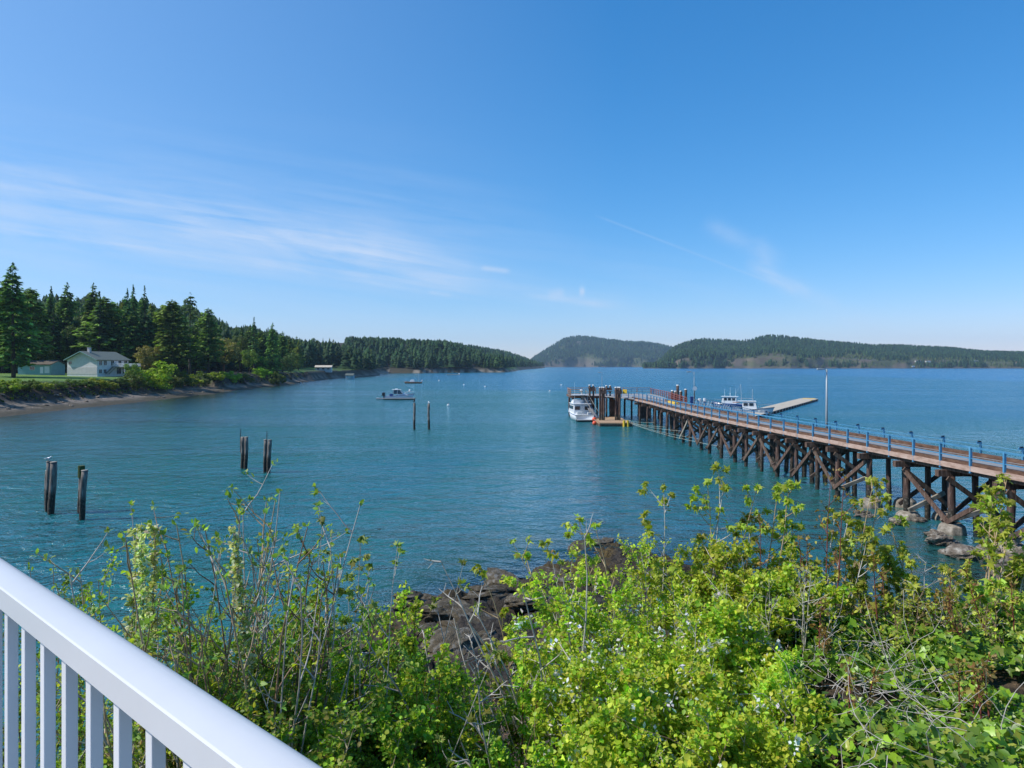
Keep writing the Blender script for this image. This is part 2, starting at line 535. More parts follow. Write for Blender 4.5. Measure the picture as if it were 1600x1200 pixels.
vs = sc.view_settings
vs.view_transform = 'Standard'; vs.look = 'None'; vs.gamma = 1; vs.use_curve_mapping = False; vs.exposure = 0.5
cy = sc.cycles
cy.use_denoising = True; cy.sample_clamp_direct = 4
cy.max_bounces = 6; cy.diffuse_bounces = 3; cy.glossy_bounces = 3; cy.transmission_bounces = 4; cy.transparent_max_bounces = 8; cy.volume_bounces = 0
cy.caustics_reflective = False; cy.caustics_refractive = False
cy.sample_clamp_indirect = 6

# ================================================================== water
xs = stretch(-45, 45, 95, -5500, 95, 5500, .6)
ys = stretch(4, 60, 12, -60, 190, 7000, .6)
X, Y, f = grid(xs, ys)
dn = -near_z(X, np.clip(Y, 0, None), False) + 0
dl = np.full_like(X, 30.0)
msk = (X < 300) & (X > -600) & (Y < 4000)
dl[msk] = np.clip(-left_z(X[msk], Y[msk], shore_d(X[msk], Y[msk])) * .6, -2, 30)
me = npmesh('water', np.stack([X, Y, np.zeros_like(X)], 1), f)
a = me.attributes.new('shoal', 'FLOAT', 'POINT'); a.data.foreach_set('value', np.minimum(dn, dl).astype(np.float32))
m, nt, b = newmat('sea water'); L = nt.links.new
out = nt.nodes['Material Output']
tc = N(nt, 'ShaderNodeTexCoord')


def wave(scale, st, rot, det=3, dist=0.0, rough=.5):
    mp = N(nt, 'ShaderNodeMapping'); mp.inputs['Scale'].default_value = (*st, 1); mp.inputs['Rotation'].default_value = (0, 0, rot)
    L(tc.outputs['Object'], mp.inputs['Vector'])
    n = N(nt, 'ShaderNodeTexNoise', i_Scale=scale, i_Detail=det, i_Distortion=dist, i_Roughness=rough)
    L(mp.outputs[0], n.inputs['Vector'])
    return n.outputs['Fac']


def M2(op, a, b=None, c=None, clamp=False):
    n = N(nt, 'ShaderNodeMath', operation=op); n.use_clamp = clamp
    for i, v in enumerate((a, b, c)):
        if v is None: continue
        if isinstance(v, (int, float)): n.inputs[i].default_value = v
        else: L(v, n.inputs[i])
    return n.outputs[0]


w1 = wave(.62, (1, 1.25), .5, 4, .3, .6)
w2 = wave(2.6, (1, 1.2), .25, 3, .2, .6)
w3 = wave(.17, (1, 1.5), .35, 3, .4)
calm = wave(.012, (1, 5.0), .12, 4, .6)
calmf = M2('MULTIPLY_ADD', calm, 2.2, -.35, clamp=True)
hgt = M2('ADD', M2('ADD', M2('MULTIPLY', w1, .85), M2('MULTIPLY', w2, .16)), M2('MULTIPLY', w3, 1.2))
hgt = M2('MULTIPLY', hgt, M2('MULTIPLY_ADD', calmf, .75, .4))
at = N(nt, 'ShaderNodeAttribute', attribute_name='shoal')
hgt = M2('MULTIPLY', hgt, M2('MULTIPLY_ADD', M2('DIVIDE', at.outputs['Fac'], 7.0, clamp=True), .65, .35))
bp = N(nt, 'ShaderNodeBump', i_Strength=1.0, i_Distance=1.0); L(hgt, bp.inputs['Height'])
at = N(nt, 'ShaderNodeAttribute', attribute_name='shoal')
depth = at.outputs['Fac']
# transparency of the shallow water over the bed
clear = M2('EXPONENT', M2('MULTIPLY', M2('MAXIMUM', depth, 0.0), -1.15))
geo = N(nt, 'ShaderNodeCameraData')
patch = wave(.035, (1, 1.6), .4, 4, .5)
dr = ramp(nt, [(0.0, (.03, .12, .075)), (.1, (.02, .125, .12)), (.32, (.01, .13, .125)), (.62, (.008, .135, .24)), (1, (.004, .15, .34))])  # shallow tint; its green also paints in the green reflection along the left shore
dd = M2('ADD', M2('DIVIDE', depth, 14.0), M2('MULTIPLY_ADD', patch, .3, -.15), clamp=True)
L(dd, dr.inputs['Fac'])
dif = N(nt, 'ShaderNodeBsdfDiffuse'); L(dr.outputs[0], dif.inputs['Color'])
tra = N(nt, 'ShaderNodeBsdfTransparent'); tra.inputs['Color'].default_value = (.45, .78, .72, 1)
body = N(nt, 'ShaderNodeMixShader'); L(clear, body.inputs[0]); L(dif.outputs[0], body.inputs[1]); L(tra.outputs[0], body.inputs[2])
gl = N(nt, 'ShaderNodeBsdfGlossy', i_Roughness=.1); gl.inputs['Color'].default_value = (.86, .96, 1, 1); L(bp.outputs[0], gl.inputs['Normal'])
fr = N(nt, 'ShaderNodeFresnel', i_IOR=1.333); L(bp.outputs[0], fr.inputs['Normal'])
frc = M2('MULTIPLY', fr.outputs[0], 1.75, clamp=True)
top = N(nt, 'ShaderNodeMixShader'); L(frc, top.inputs[0]); L(body.outputs[0], top.inputs[1]); L(gl.outputs[0], top.inputs[2])
L(top.outputs[0], out.inputs['Surface'])
tag(link('water', me, None, m), kind='structure')

# ================================================================== ground near the house
def terrain_mat():
    m, nt, b = newmat('rocky bank'); L = nt.links.new
    tc = N(nt, 'ShaderNodeTexCoord'); at = N(nt, 'ShaderNodeAttribute', attribute_name='Col')
    n1 = N(nt, 'ShaderNodeTexNoise', i_Scale=1.7, i_Detail=8, i_Roughness=.7); L(tc.outputs['Object'], n1.inputs['Vector'])
    n2 = N(nt, 'ShaderNodeTexNoise', i_Scale=9, i_Detail=6, i_Roughness=.7); L(tc.outputs['Object'], n2.inputs['Vector'])
    vo = N(nt, 'ShaderNodeTexVoronoi', feature='DISTANCE_TO_EDGE', i_Scale=.9); 
    mpd = N(nt, 'ShaderNodeMapping'); mpd.inputs['Scale'].default_value = (1, 1.4, 1.8); mpd.inputs['Rotation'].default_value = (.3, .2, .5)
    L(tc.outputs['Object'], mpd.inputs['Vector']); L(mpd.outputs[0], vo.inputs['Vector'])
    cr = N(nt, 'ShaderNodeMath', operation='MULTIPLY'); cr.inputs[1].default_value = 12; cr.use_clamp = True
    L(vo.outputs['Distance'], cr.inputs[0])
    rr = ramp(nt, [(.3, (.3, .28, .26)), (.5, (.8, .8, .8)), (.62, (1.15, 1.12, 1.1)), (.78, (1.9, 1.85, 1.8))]); L(n1.outputs['Fac'], rr.inputs['Fac'])
    r2 = ramp(nt, [(.33, (.22, .18, .12)), (.5, (.85, .83, .8)), (.62, (1.3, 1.28, 1.25)), (.72, (2.6, 2.5, 2.4))]); L(n2.outputs['Fac'], r2.inputs['Fac'])
    a = N(nt, 'ShaderNodeMix', data_type='RGBA', blend_type='MULTIPLY'); a.inputs[0].default_value = 1
    L(at.outputs['Color'], a.inputs[6]); L(rr.outputs[0], a.inputs[7])
    c = N(nt, 'ShaderNodeMix', data_type='RGBA', blend_type='MULTIPLY'); c.inputs[0].default_value = 1
    L(a.outputs[2], c.inputs[6]); L(r2.outputs[0], c.inputs[7])
    L(c.outputs[2], b.inputs['Base Color'])
    ad = N(nt, 'ShaderNodeMath', operation='ADD'); L(n1.outputs['Fac'], ad.inputs[0]); L(n2.outputs['Fac'], ad.inputs[1])
    ad2 = N(nt, 'ShaderNodeMath', operation='MULTIPLY_ADD'); L(cr.outputs[0], ad2.inputs[0]); ad2.inputs[1].default_value = .35; L(ad.outputs[0], ad2.inputs[2])
    bp = N(nt, 'ShaderNodeBump', i_Strength=.9, i_Distance=.18); L(ad2.outputs[0], bp.inputs['Height']); L(bp.outputs[0], b.inputs['Normal'])
    b.inputs['Roughness'].default_value = .8
    return m


M['terrain'] = terrain_mat()
xs = stretch(-14, 30, 30, -160, 25, 160, .17)
ys = stretch(4, 42, 14, -40, 16, 110, .17)
X, Y, f = grid(xs, ys)
Z = near_z(X, Y)
n = fbm(X * .8, Y * .8, 40, 3)
rock = np.array((.046, .037, .029)); weed = np.array((.095, .066, .014)); soil = np.array((.11, .075, .045)); bed = np.array((.2, .2, .12))
c = np.tile(rock, (len(X), 1)) * (1 + .35 * n[:, None])
wz = sstep(1.35, .5, Z) * sstep(-.25, .25, fbm(X * .5 + 9, Y * .5, 44, 4) + .15)
c = c * (1 - wz[:, None] * .85) + weed * wz[:, None] * .85
sz = sstep(2.6, 3.6, Z)
c = c * (1 - sz[:, None]) + soil * sz[:, None]
bz = sstep(-.1, -1.0, Z) * (.5 + .5 * sstep(-.2, .3, n))
c = c * (1 - bz[:, None]) + bed * bz[:, None]
tag(link('rocky_shore_ground', npmesh('rocky_shore_ground', np.stack([X, Y, Z], 1), f, c, True), None, M['terrain']), kind='structure')

# ================================================================== far left shore
xs = np.concatenate([-np.geomspace(160, 1500, 40)[::-1] - 40, np.arange(-198, -60, 1.6), np.arange(-60, 200, 6.)])
ys = np.concatenate([np.arange(20, 100, 5.), np.arange(100, 300, 1.7), np.arange(300, 520, 4.), np.arange(520, 1200, 9.), np.geomspace(1200, 3600, 60)])
X, Y, f = grid(xs, ys)
dS = shore_d(X, Y); Z = left_z(X, Y, dS)
n = fbm(X * .12, Y * .12, 60, 4); n2 = fbm(X * .5, Y * .5, 61, 3)
grass = np.array((.15, .3, .03)); duff = np.array((.05, .045, .02)); brock = np.array((.32, .27, .22)); weed2 = np.array((.08, .065, .03)); dirt = np.array((.05, .036, .026)); sand = np.array((.42, .37, .3))
c = np.tile(duff, (len(X), 1))
lawn = (sstep(5.0, 5.7, Z) * ((Y < 262) & (X < -90)) * sstep(-40, -20, -np.abs(X + 190) + 90)) 
lawn = np.where((Y < 262) & (dS < 105) & (X < -95), sstep(5.0, 5.6, Z), 0)
lawn = np.maximum(lawn, np.where((Y > 385) & (Y < 640) & (dS > 6) & (dS < 45), sstep(2.5, 3.4, Z), 0) * sstep(-.2, .1, n))
lawn = np.maximum(lawn, np.where((Y > 900) & (Y < 1400) & (X > -12) & (dS < 25), .8, 0))
c = c * (1 - lawn[:, None]) + grass * (1 + .5 * n[:, None]) * lawn[:, None]
bank = sstep(1.5, 2.2, Z) * sstep(5.6, 4.8, Z) * (Y < 420)
c = c * (1 - bank[:, None]) + dirt * (1 + .4 * n2[:, None]) * bank[:, None]
beach = sstep(1.9, 1.3, Z)
bc = weed2 + (brock - weed2) * (sstep(.35, .95, Z) * sstep(-.35, .15, n2))[:, None]
c = c * (1 - beach[:, None]) + bc * beach[:, None]
sd_ = ((Y > 780) & (Y < 1350)) * sstep(3.2, 2.2, Z) * sstep(.1, .4, Z)
c = c * (1 - sd_[:, None]) + sand * sd_[:, None]
tag(link('left_shore_ground', npmesh('left_shore_ground', np.stack([X, Y, Z], 1), f, c, True), None, M['terrain']), kind='structure')


# ================================================================== far hills with their woods
def far_hill(name, prof, Y0, Y1, Yback, kmin, kmax, nk, nt_, seed, meadow, cliff, base_k0=None):
    px = np.array([p[0] for p in prof], float); py = np.array([p[1] for p in prof], float)
    K = np.linspace(kmin, kmax, nk); T = np.concatenate([np.linspace(0, 1, nt_) ** 1.4, np.linspace(1.03, 1.6, 8)])
    KK, TT = np.meshgrid(K, T)
    zr = (HY - np.interp(K * F + 800, px, py)) * Y1 / F + H
    YY = np.where(TT <= 1, Y0 + (Y1 - Y0) * TT, Y1 + (Yback - Y1) * (TT - 1) / .6)
    YY = YY * (1 + .02 * fbm(KK * 30, TT * 2, seed, 3) * (TT < 1))
    XX = KK * YY
    t = np.clip(TT, 0, 1)
    tb = np.clip((TT - 1) / .6, 0, 1)
    shape = .22 * sstep(0, .06, t) * np.minimum(1, t / .05) + .78 * (t ** .85)
    rough = fbm(XX * .004, YY * .004, seed + 1, 5) * .22 * np.sin(np.pi * t) + .03 * fbm(XX * .02, YY * .02, seed + 3, 3) * np.sin(np.pi * t)
    ZZ = (zr[None, :] - 12) * np.clip(shape + rough, 0, 1.0) * (1 - tb ** 1.5)
    ZZ = np.maximum(ZZ, 0) - .4 + 3 * sstep(0, .02, t)
    ZZ[0] = -2
    n = fbm(XX * .011, ZZ * .035 + YY * .004, seed + 5, 5); n2 = fbm(XX * .03, ZZ * .08, seed + 7, 4)
    c = np.tile(np.array((.04, .06, .02)), (XX.size, 1))
    mead = meadow(KK, TT, n, ZZ).ravel(); clf = cliff(KK, TT, n2, ZZ).ravel()
    mc = np.array((.09, .11, .035)) + (np.array((.11, .085, .06)) - np.array((.09, .11, .035))) * sstep(-.1, .3, n2.ravel())[:, None]
    c = c * (1 - mead[:, None]) + mc * mead[:, None]
    c = c * (1 - clf[:, None]) + np.array((.22, .17, .13)) * clf[:, None]
    sh = (sstep(.035, .0, TT)).ravel() * .85
    c = c * (1 - sh[:, None]) + np.array((.13, .11, .09)) * sh[:, None]
    nkk, ntt = len(K), len(T)
    i = np.arange(nkk * ntt).reshape(ntt, nkk)
    f = np.stack([i[:-1, :-1].ravel(), i[:-1, 1:].ravel(), i[1:, 1:].ravel(), i[1:, :-1].ravel()], 1)
    tag(link(name, npmesh(name, np.stack([XX.ravel(), YY.ravel(), ZZ.ravel()], 1), f, c, True), None, M['terrain']), kind='structure')
    return K, T, XX, YY, ZZ, mead.reshape(XX.shape), clf.reshape(XX.shape)


def tree_mass(name, pos, hgt, rad, colr, label, cat, seed, tiers=3, spikes=9, jag=.35):
    """many distant conifers as one wood: stacked ragged skirts of needles round each stem"""
    r = np.random.default_rng(seed)
    n = len(pos); V = []; Fq = []; C = []
    th = np.arange(spikes) / spikes * 2 * np.pi
    o = 0
    for k in range(tiers):
        z0 = .08 + .84 * k / tiers; z1 = min(1.0, z0 + 1.35 / tiers)
        rr = (1 - z0) ** .75 * .95 + .08
        ap = pos + np.stack([r.normal(0, .04, n) * rad, r.normal(0, .04, n) * rad, z1 * hgt], 1)
        ring = np.zeros((n, spikes, 3)); ph = r.random((n, 1)) * 6.28
        R_ = rad[:, None] * rr * (1 + jag * r.uniform(-1, 1, (n, spikes)))
        ring[:, :, 0] = pos[:, None, 0] + np.cos(th + ph) * R_
        ring[:, :, 1] = pos[:, None, 1] + np.sin(th + ph) * R_
        ring[:, :, 2] = pos[:, None, 2] + hgt[:, None] * (z0 + r.uniform(-.05, .05, (n, spikes)))
        V.append(np.concatenate([ap[:, None], ring], 1).reshape(-1, 3))
        idx = np.arange(n)[:, None] * (spikes + 1) + o
        a_ = idx + 0 * np.arange(spikes); b_ = idx + 1 + np.arange(spikes); c_ = idx + 1 + (np.arange(spikes) + 1) % spikes
        Fq.append(np.stack([a_.ravel(), b_.ravel(), c_.ravel()], 1))
        cc = colr[:, None, :] * r.uniform(.75, 1.3, (n, spikes + 1, 1))
        C.append(cc.reshape(-1, 3)); o += n * (spikes + 1)
    me = npmesh(name, np.concatenate(V), np.concatenate(Fq), np.clip(np.concatenate(C), 0, 1))
    return tag(link(name, me, None, M['needles']), label, cat, None, 'stuff')


def scatter(hill, dens, seed, keep):
    K, T, XX, YY, ZZ, md, cl = hill
    r = np.random.default_rng(seed)
    n = dens
    fi = r.random(n) * (len(K) - 1.01); ti = (r.random(n) ** .9) * (np.sum(T <= 1.35) - 1.01)
    i0 = fi.astype(int); j0 = ti.astype(int); a = fi - i0; b_ = ti - j0
    def B(A): return (A[j0, i0] * (1 - a) + A[j0, i0 + 1] * a) * (1 - b_) + (A[j0 + 1, i0] * (1 - a) + A[j0 + 1, i0 + 1] * a) * b_
    x, y, z, m_, c_ = B(XX), B(YY), B(ZZ), B(md), B(cl)
    ok = (r.random(n) > keep(m_, c_)) & (z > 2.2)
    return np.stack([x, y, z - .5], 1)[ok], m_[ok]


def greens(n, r, base=(.022, .05, .02), spread=.5, light=.0):
    c = np.tile(np.array(base), (n, 1)) * (1 + spread * r.normal(0, .6, (n, 1))).clip(.45, 2.2)
    k = r.random(n) < .22
    c[k] = np.array((.042, .075, .022)) * (1 + .3 * r.normal(0, 1, (k.sum(), 1))).clip(.5, 1.8)
    return c


prof_left = [(700, 571), (820, 570), (836, 556), (852, 546), (868, 536), (880, 529), (890, 526), (905, 524.5), (925, 526), (950, 530), (975, 533), (1007, 533.5), (1030, 537), (1052, 542), (1075, 553), (1100, 563), (1200, 570), (1300, 571)]
hl = far_hill('left_hill', prof_left, 4100, 5000, 6400, (760 - 800) / F, (1250 - 800) / F, 150, 40, 100,
              lambda K, T, n, Z: sstep(.1, .3, n + .25 * sstep(.12, .02, T) - .1) * .8 * (sstep(.2, .1, T) * (K > .1)) ,
              lambda K, T, n, Z: sstep(.05, .2, n) * np.exp(-((K - .098) / .022) ** 2 - ((T - .58) / .09) ** 2) + .6 * sstep(.1, .3, n) * np.exp(-((K - .074) / .006) ** 2 - ((T - .85) / .12) ** 2) + .7 * sstep(.06, .02, T) * (K < .12))
r = np.random.default_rng(5)
p, md = scatter(hl, 11000, 6, lambda m_, c_: np.clip(m_ * .8, 0, .75) + np.clip(c_ * 1.3, 0, .97))
h = r.uniform(13, 21, len(p)); cc = greens(len(p), r, (.02, .047, .022)); k = md > .3; cc[k] = np.array((.1, .13, .035)) * r.uniform(.6, 1.3, (k.sum(), 1)); h[k] *= .7
tree_mass('wooded_hill_forest', p, h, h * r.uniform(.26, .42, len(p)), cc, 'hazy blue green wood covering the distant hill across the water', 'forest', 3, 2, 6)

prof_right = [(950, 571), (1020, 571), (1033, 561), (1043, 550), (1052, 543.5), (1065, 537.5), (1080, 532), (1100, 529.5), (1125, 531), (1155, 533), (1175, 531), (1190, 526.5), (1202, 524), (1225, 525), (1250, 529),
              (1287, 533), (1325, 536), (1360, 539), (1425, 541), (1462, 543), (1500, 546), (1537, 549.5), (1600, 551), (1750, 553), (1900, 556)]
hr = far_hill('right_island_hill', prof_right, 2180, 2900, 3700, (1005 - 800) / F, (1850 - 800) / F, 320, 46, 200,
              lambda K, T, n, Z: np.clip(sstep(.0, .25, n + .3 * sstep(.16, .02, T) - .16) * sstep(.2, .08, T) * sstep(.3, .36, K) + .55 * sstep(.1, .3, n) * np.exp(-((K - .52) / .09) ** 2) * sstep(.6, .4, T), 0, 1),
              lambda K, T, n, Z: np.clip(sstep(-.1, .15, n) * sstep(.1, .03, T) * (np.exp(-((K - .245) / .028) ** 2) + 1.0 * np.exp(-((K - .335) / .02) ** 2) + .35 * sstep(.35, .4, K) * (K < .6)), 0, 1) * .9)
p, md = scatter(hr, 17000, 16, lambda m_, c_: np.clip(m_ * .8, 0, .75) + np.clip(c_ * 1.6, 0, .95))
h = r.uniform(12, 20, len(p)); cc = greens(len(p), r, (.024, .05, .02)); k = md > .3; cc[k] = np.array((.075, .095, .03)) * r.uniform(.5, 1.4, (k.sum(), 1)); h[k] *= .6
tree_mass('island_forest', p, h, h * r.uniform(.22, .34, len(p)), cc, 'dark conifer wood covering the long island hill at right', 'forest', 4, 3, 7)


def hill_pt(hill, px, T_):
    K, T, XX, YY, ZZ, *_ = hill
    i = int(np.argmin(abs(K - (px - 800) / F))); j = int(np.argmin(abs(T - T_)))
    return Vector((XX[j, i], YY[j, i], ZZ[j, i]))


# small far houses on the island shore
def far_cottage(px, T_, w_, h_, wall, roofm, label, rz):
    p = hill_pt(hr, px, T_)
    t = thing('cottage', label, 'house', p, rz)
    MB().box((0, 0, h_ / 2), (w_, 8, h_)).build('wall', wall, t)
    MB().prism([(-4.8, h_), (4.8, h_), (0, h_ + 2.6)], -w_ / 2 - .5, w_ / 2 + .5).build('roof', roofm, t)
    for k in (-1, 0, 1):
        MB().box((k * w_ * .3, -4.03, h_ * .55), (w_ * .14, .08, 1.3)).build('window', M['glass'], t)
    return t


far_cottage(1433, .045, 16, 5, M['offwhite'], M['brown_roof'], 'long white cottage in the meadow on the far right shore', .1)
far_cottage(1449, .04, 15, 4.5, M['white'], M['brown_roof'], 'white cottage right of the long one on the far shore meadow', -.15)
far_cottage(1426, .012, 8, 3.5, M['white'], M['shingle'], 'small white boathouse at the waterline of the far right shore', 0)
far_cottage(1524, .06, 16, 4.5, M['siding'], M['shingle'], 'pale cottage with grey roof among far shore trees', .1)
far_cottage(1593, .04, 18, 4.5, M['offwhite'], M['red_rail'], 'red roofed cottage at the right end of the far shore', 0)

# ================================================================== haze
hz = MB().box((0, 3500, 137), (11400, 7400, 326))      # closed box, the whole place inside
m = bpy.data.materials.new('haze'); m.use_nodes = True; nt = m.node_tree
nt.nodes.remove(nt.nodes['Principled BSDF'])
pv = N(nt, 'ShaderNodeVolumePrincipled'); pv.inputs['Color'].default_value = (.55, .78, 1, 1); pv.inputs['Density'].default_value = .00007; pv.inputs['Anisotropy'].default_value = .1
nt.links.new(pv.outputs[0], nt.nodes['Material Output'].inputs['Volume'])
ho = hz.build('haze', m); tag(ho, 'thin pale blue air over the whole bay', 'haze', None, 'stuff')
HAZE = ho
# ================================================================== tree models
def quads_from(P, A, Nn, w, l):
    """leaf clump quads: centre P, long axis A, normal Nn"""
    A = A / np.linalg.norm(A, axis=1, keepdims=True)
    B = np.cross(Nn, A); B /= np.linalg.norm(B, axis=1, keepdims=True) + 1e-9
    w = np.asarray(w).reshape(-1, 1); l = np.asarray(l).reshape(-1, 1)
    V = np.stack([P - A * l * .5, P + B * w * .5, P + A * l * .5, P - B * w * .5], 1)
    n = len(P)
    return V.reshape(-1, 3), np.arange(n * 4).reshape(n, 4)


def conifer_mesh(seed, Ht=28, R=4.2, n_br=150, clump=9, gap=.0, crown0=.12, col=(.025, .055, .022), top_thin=.8, droop=.25, size=1.0):
    r = np.random.default_rng(seed)
    n_br = int(n_br * 1.6); z = crown0 + (1 - crown0) * r.random(n_br) ** .85
    if gap > 0:
        z = z[(np.sin(z * 37 + seed) > -1 + gap) | (r.random(len(z)) > .7)]
    n = len(z); az = r.random(n) * 6.283
    env = ((1 - z) ** top_thin) * np.minimum(1, .55 + (z - crown0) * 3) * R
    side = 1 + .25 * np.sin(az * 1 + seed) * np.cos(z * 9 + seed)
    Lb = np.maximum(env * side * r.uniform(.55, 1.3, n), .12)
    P = []; A = []; Nn = []; C = []; Wd = []
    for i in range(n):
        m = max(4, int(clump * (.45 + Lb[i] / R)))
        t = r.uniform(.18, 1.0, m) ** .8
        d = np.array((math.cos(az[i]), math.sin(az[i]), 0))
        s = np.array((-d[1], d[0], 0))
        lat = r.normal(0, .16, m) * Lb[i] * (1.15 - t)
        zz = z[i] * Ht + Lb[i] * (.28 * t - droop * 1.6 * t ** 2) + r.normal(0, .12, m)
        p = d[None] * (t * Lb[i])[:, None] + s[None] * lat[:, None]; p[:, 2] = zz
        P.append(p)
        a = d[None] * r.uniform(.5, 1.2, m)[:, None] + s[None] * (np.sign(lat) * r.uniform(.1, .9, m))[:, None]; a[:, 2] = r.uniform(-.75, .15, m)
        A.append(a)
        nn = r.normal(0, .5, (m, 3)); nn[:, 2] += 1; Nn.append(nn)
        base = np.array(col) * (3.6, 3.0, 2.4) * r.uniform(.55, 1.5) * (1, 1, 1)
        cc = base[None] * r.uniform(.75, 1.35, (m, 1))
        tip = (t > .85)[:, None]; cc = np.where(tip, cc * (1.5, 1.45, 1.1), cc)
        C.append(cc); Wd.append(r.uniform(.36, .72, m) * size * min(1, .32 + Lb[i] / R * 1.3))
    P = np.concatenate(P); A = np.concatenate(A); Nn = np.concatenate(Nn); C = np.concatenate(C); Wd = np.concatenate(Wd)
    V, f = quads_from(P, A, Nn, Wd, Wd * 2.1)
    return npmesh('fir_crown', V, f, np.repeat(C, 4, axis=0))


def trunk_mesh(Ht, r0, seed=0, lean=.0, limbs=0):
    mb = MB(); rr = random.Random(seed)
    pts = [(lean * Ht * t * t + .12 * math.sin(t * 5 + seed), .12 * math.cos(t * 4 + seed), Ht * t - .8 * (1 - t)) for t in [i / 7 for i in range(8)]]
    mb.tube(pts, [r0 * (1 - .93 * i / 7) for i in range(8)], 7)
    for k in range(limbs):
        z = Ht * rr.uniform(.3, .85); a = rr.random() * 6.28; l = Ht * rr.uniform(.12, .25)
        mb.tube([(0, 0, z), (l * .5 * math.cos(a), l * .5 * math.sin(a), z + l * .2), (l * math.cos(a), l * math.sin(a), z + l * .5)], [r0 * .3, r0 * .2, .03], 5)
    return mb.mesh('trunk', True)


def round_crown(seed, R=(4, 4, 3.4), zc=5.5, blobs=26, per=70, leaf=.5, col=(.08, .1, .025), hollow=.55, colvar=.35):
    r = np.random.default_rng(seed); P = []; Nn = []; C = []
    for b in range(blobs):
        d = r.normal(0, 1, 3); d /= np.linalg.norm(d); d[2] = d[2] * .9 + .15
        c = d * np.array(R) * r.uniform(hollow, .95) + (0, 0, zc)
        br = r.uniform(.22, .38) * min(R)
        q = r.normal(0, 1, (per, 3)); q /= np.linalg.norm(q, axis=1, keepdims=True)
        P.append(c + q * br * r.uniform(.55, 1.1, (per, 1)) * (1, 1, .75)); nn = q + r.normal(0, .5, (per, 3)); nn[:, 2] += .4; Nn.append(nn)
        C.append(np.array(col) * r.uniform(1 - colvar, 1 + colvar) * r.uniform(.7, 1.35, (per, 1)))
    P = np.concatenate(P); Nn = np.concatenate(Nn); C = np.concatenate(C)
    A = np.cross(Nn, r.normal(0, 1, P.shape)); s = r.uniform(.6, 1.2, len(P)) * leaf
    V, f = quads_from(P, A, Nn, s * .75, s * 1.25)
    return npmesh('round_crown', V, f, np.repeat(C, 4, axis=0))


def make_tree(name, crown, trunk, cm, tm):
    t = thing(name, 'tree', 'tree')
    link('crown', crown, t, cm); link('trunk', trunk, t, tm)
    return t


protos = []
specs = [dict(R=4.6, n_br=210, clump=13, col=(.022, .05, .024)),
         dict(R=3.8, n_br=190, clump=12, col=(.026, .058, .026), droop=.35),
         dict(R=5.2, n_br=220, clump=14, col=(.03, .06, .02), top_thin=.62, crown0=.08),
         dict(R=3.4, n_br=150, clump=10, col=(.024, .05, .026), gap=.5, crown0=.2),
         dict(R=5.6, n_br=230, clump=14, col=(.036, .064, .022), top_thin=.5, crown0=.15, droop=.1),
         dict(R=4.2, n_br=190, clump=12, col=(.05, .07, .022), top_thin=.75, crown0=.1),
         dict(R=3.0, n_br=90, clump=8, col=(.026, .05, .024), gap=.9, crown0=.3, top_thin=.4)]
for i, s in enumerate(specs):
    protos.append((conifer_mesh(20 + i, size=1.0, **s), trunk_mesh(27, .42, i)))
rounds = [(round_crown(50, (5, 5, 5.5), 8, 34, 80, .5, (.09, .13, .035)), trunk_mesh(10, .3, 3, 0, 5)),
          (round_crown(51, (4.6, 4.6, 4), 6, 30, 80, .5, (.27, .25, .06), colvar=.3), trunk_mesh(7.5, .28, 5, .08, 7)),
          (round_crown(52, (4, 4, 4.4), 6, 28, 80, .5, (.15, .25, .035)), trunk_mesh(7.5, .2, 6, 0, 5))]

TL = [(-200, 400), (-60, 405), (0, 428), (10, 412), (22, 410), (34, 428), (50, 448), (64, 452), (80, 447), (105, 442), (122, 455), (133, 450), (146, 443), (160, 452), (178, 470), (190, 462), (199, 450), (207, 445), (215, 458), (225, 446), (238, 462), (248, 474), (262, 468), (272, 463),
      (285, 470), (293, 458), (302, 462), (312, 478), (322, 481), (332, 484), (348, 492), (365, 503), (380, 501), (397, 496), (410, 508), (425, 504), (440, 512), (470, 520), (520, 523), (560, 523), (600, 524), (640, 526), (700, 528), (740, 529), (770, 537), (800, 546), (830, 556), (853, 565), (856, 570)]
tlx = [p[0] for p in TL]; tly = [p[1] for p in TL]
R1 = random.Random(4)


def ground_left(x, y): return float(left_z(np.array([x]), np.array([y]))[0])


tree_objs = []
used_mesh = {}


def put_tree(kind, idx, x, y, hgt, wid, label, name='fir_tree', group=None, rz=None, gz=None):
    crown, trunk = (protos if kind == 'c' else rounds)[idx]
    t = thing(name, label, 'tree', (x, y, (ground_left(x, y) if gz is None else gz) - .15), R1.random() * 6.28 if rz is None else rz, group)
    base_h = 28.0 if kind == 'c' else [13.5, 10, 10.4][idx]
    base_r = 1.0
    t.scale = (wid, wid, hgt / base_h)
    link('crown', crown, t, M['needles'] if kind == 'c' else M['broad'])
    link('trunk', trunk, t, M['bark'] if (kind, idx) != ('r', 1) else M['red_bark'])
    tree_objs.append(t)
    return t


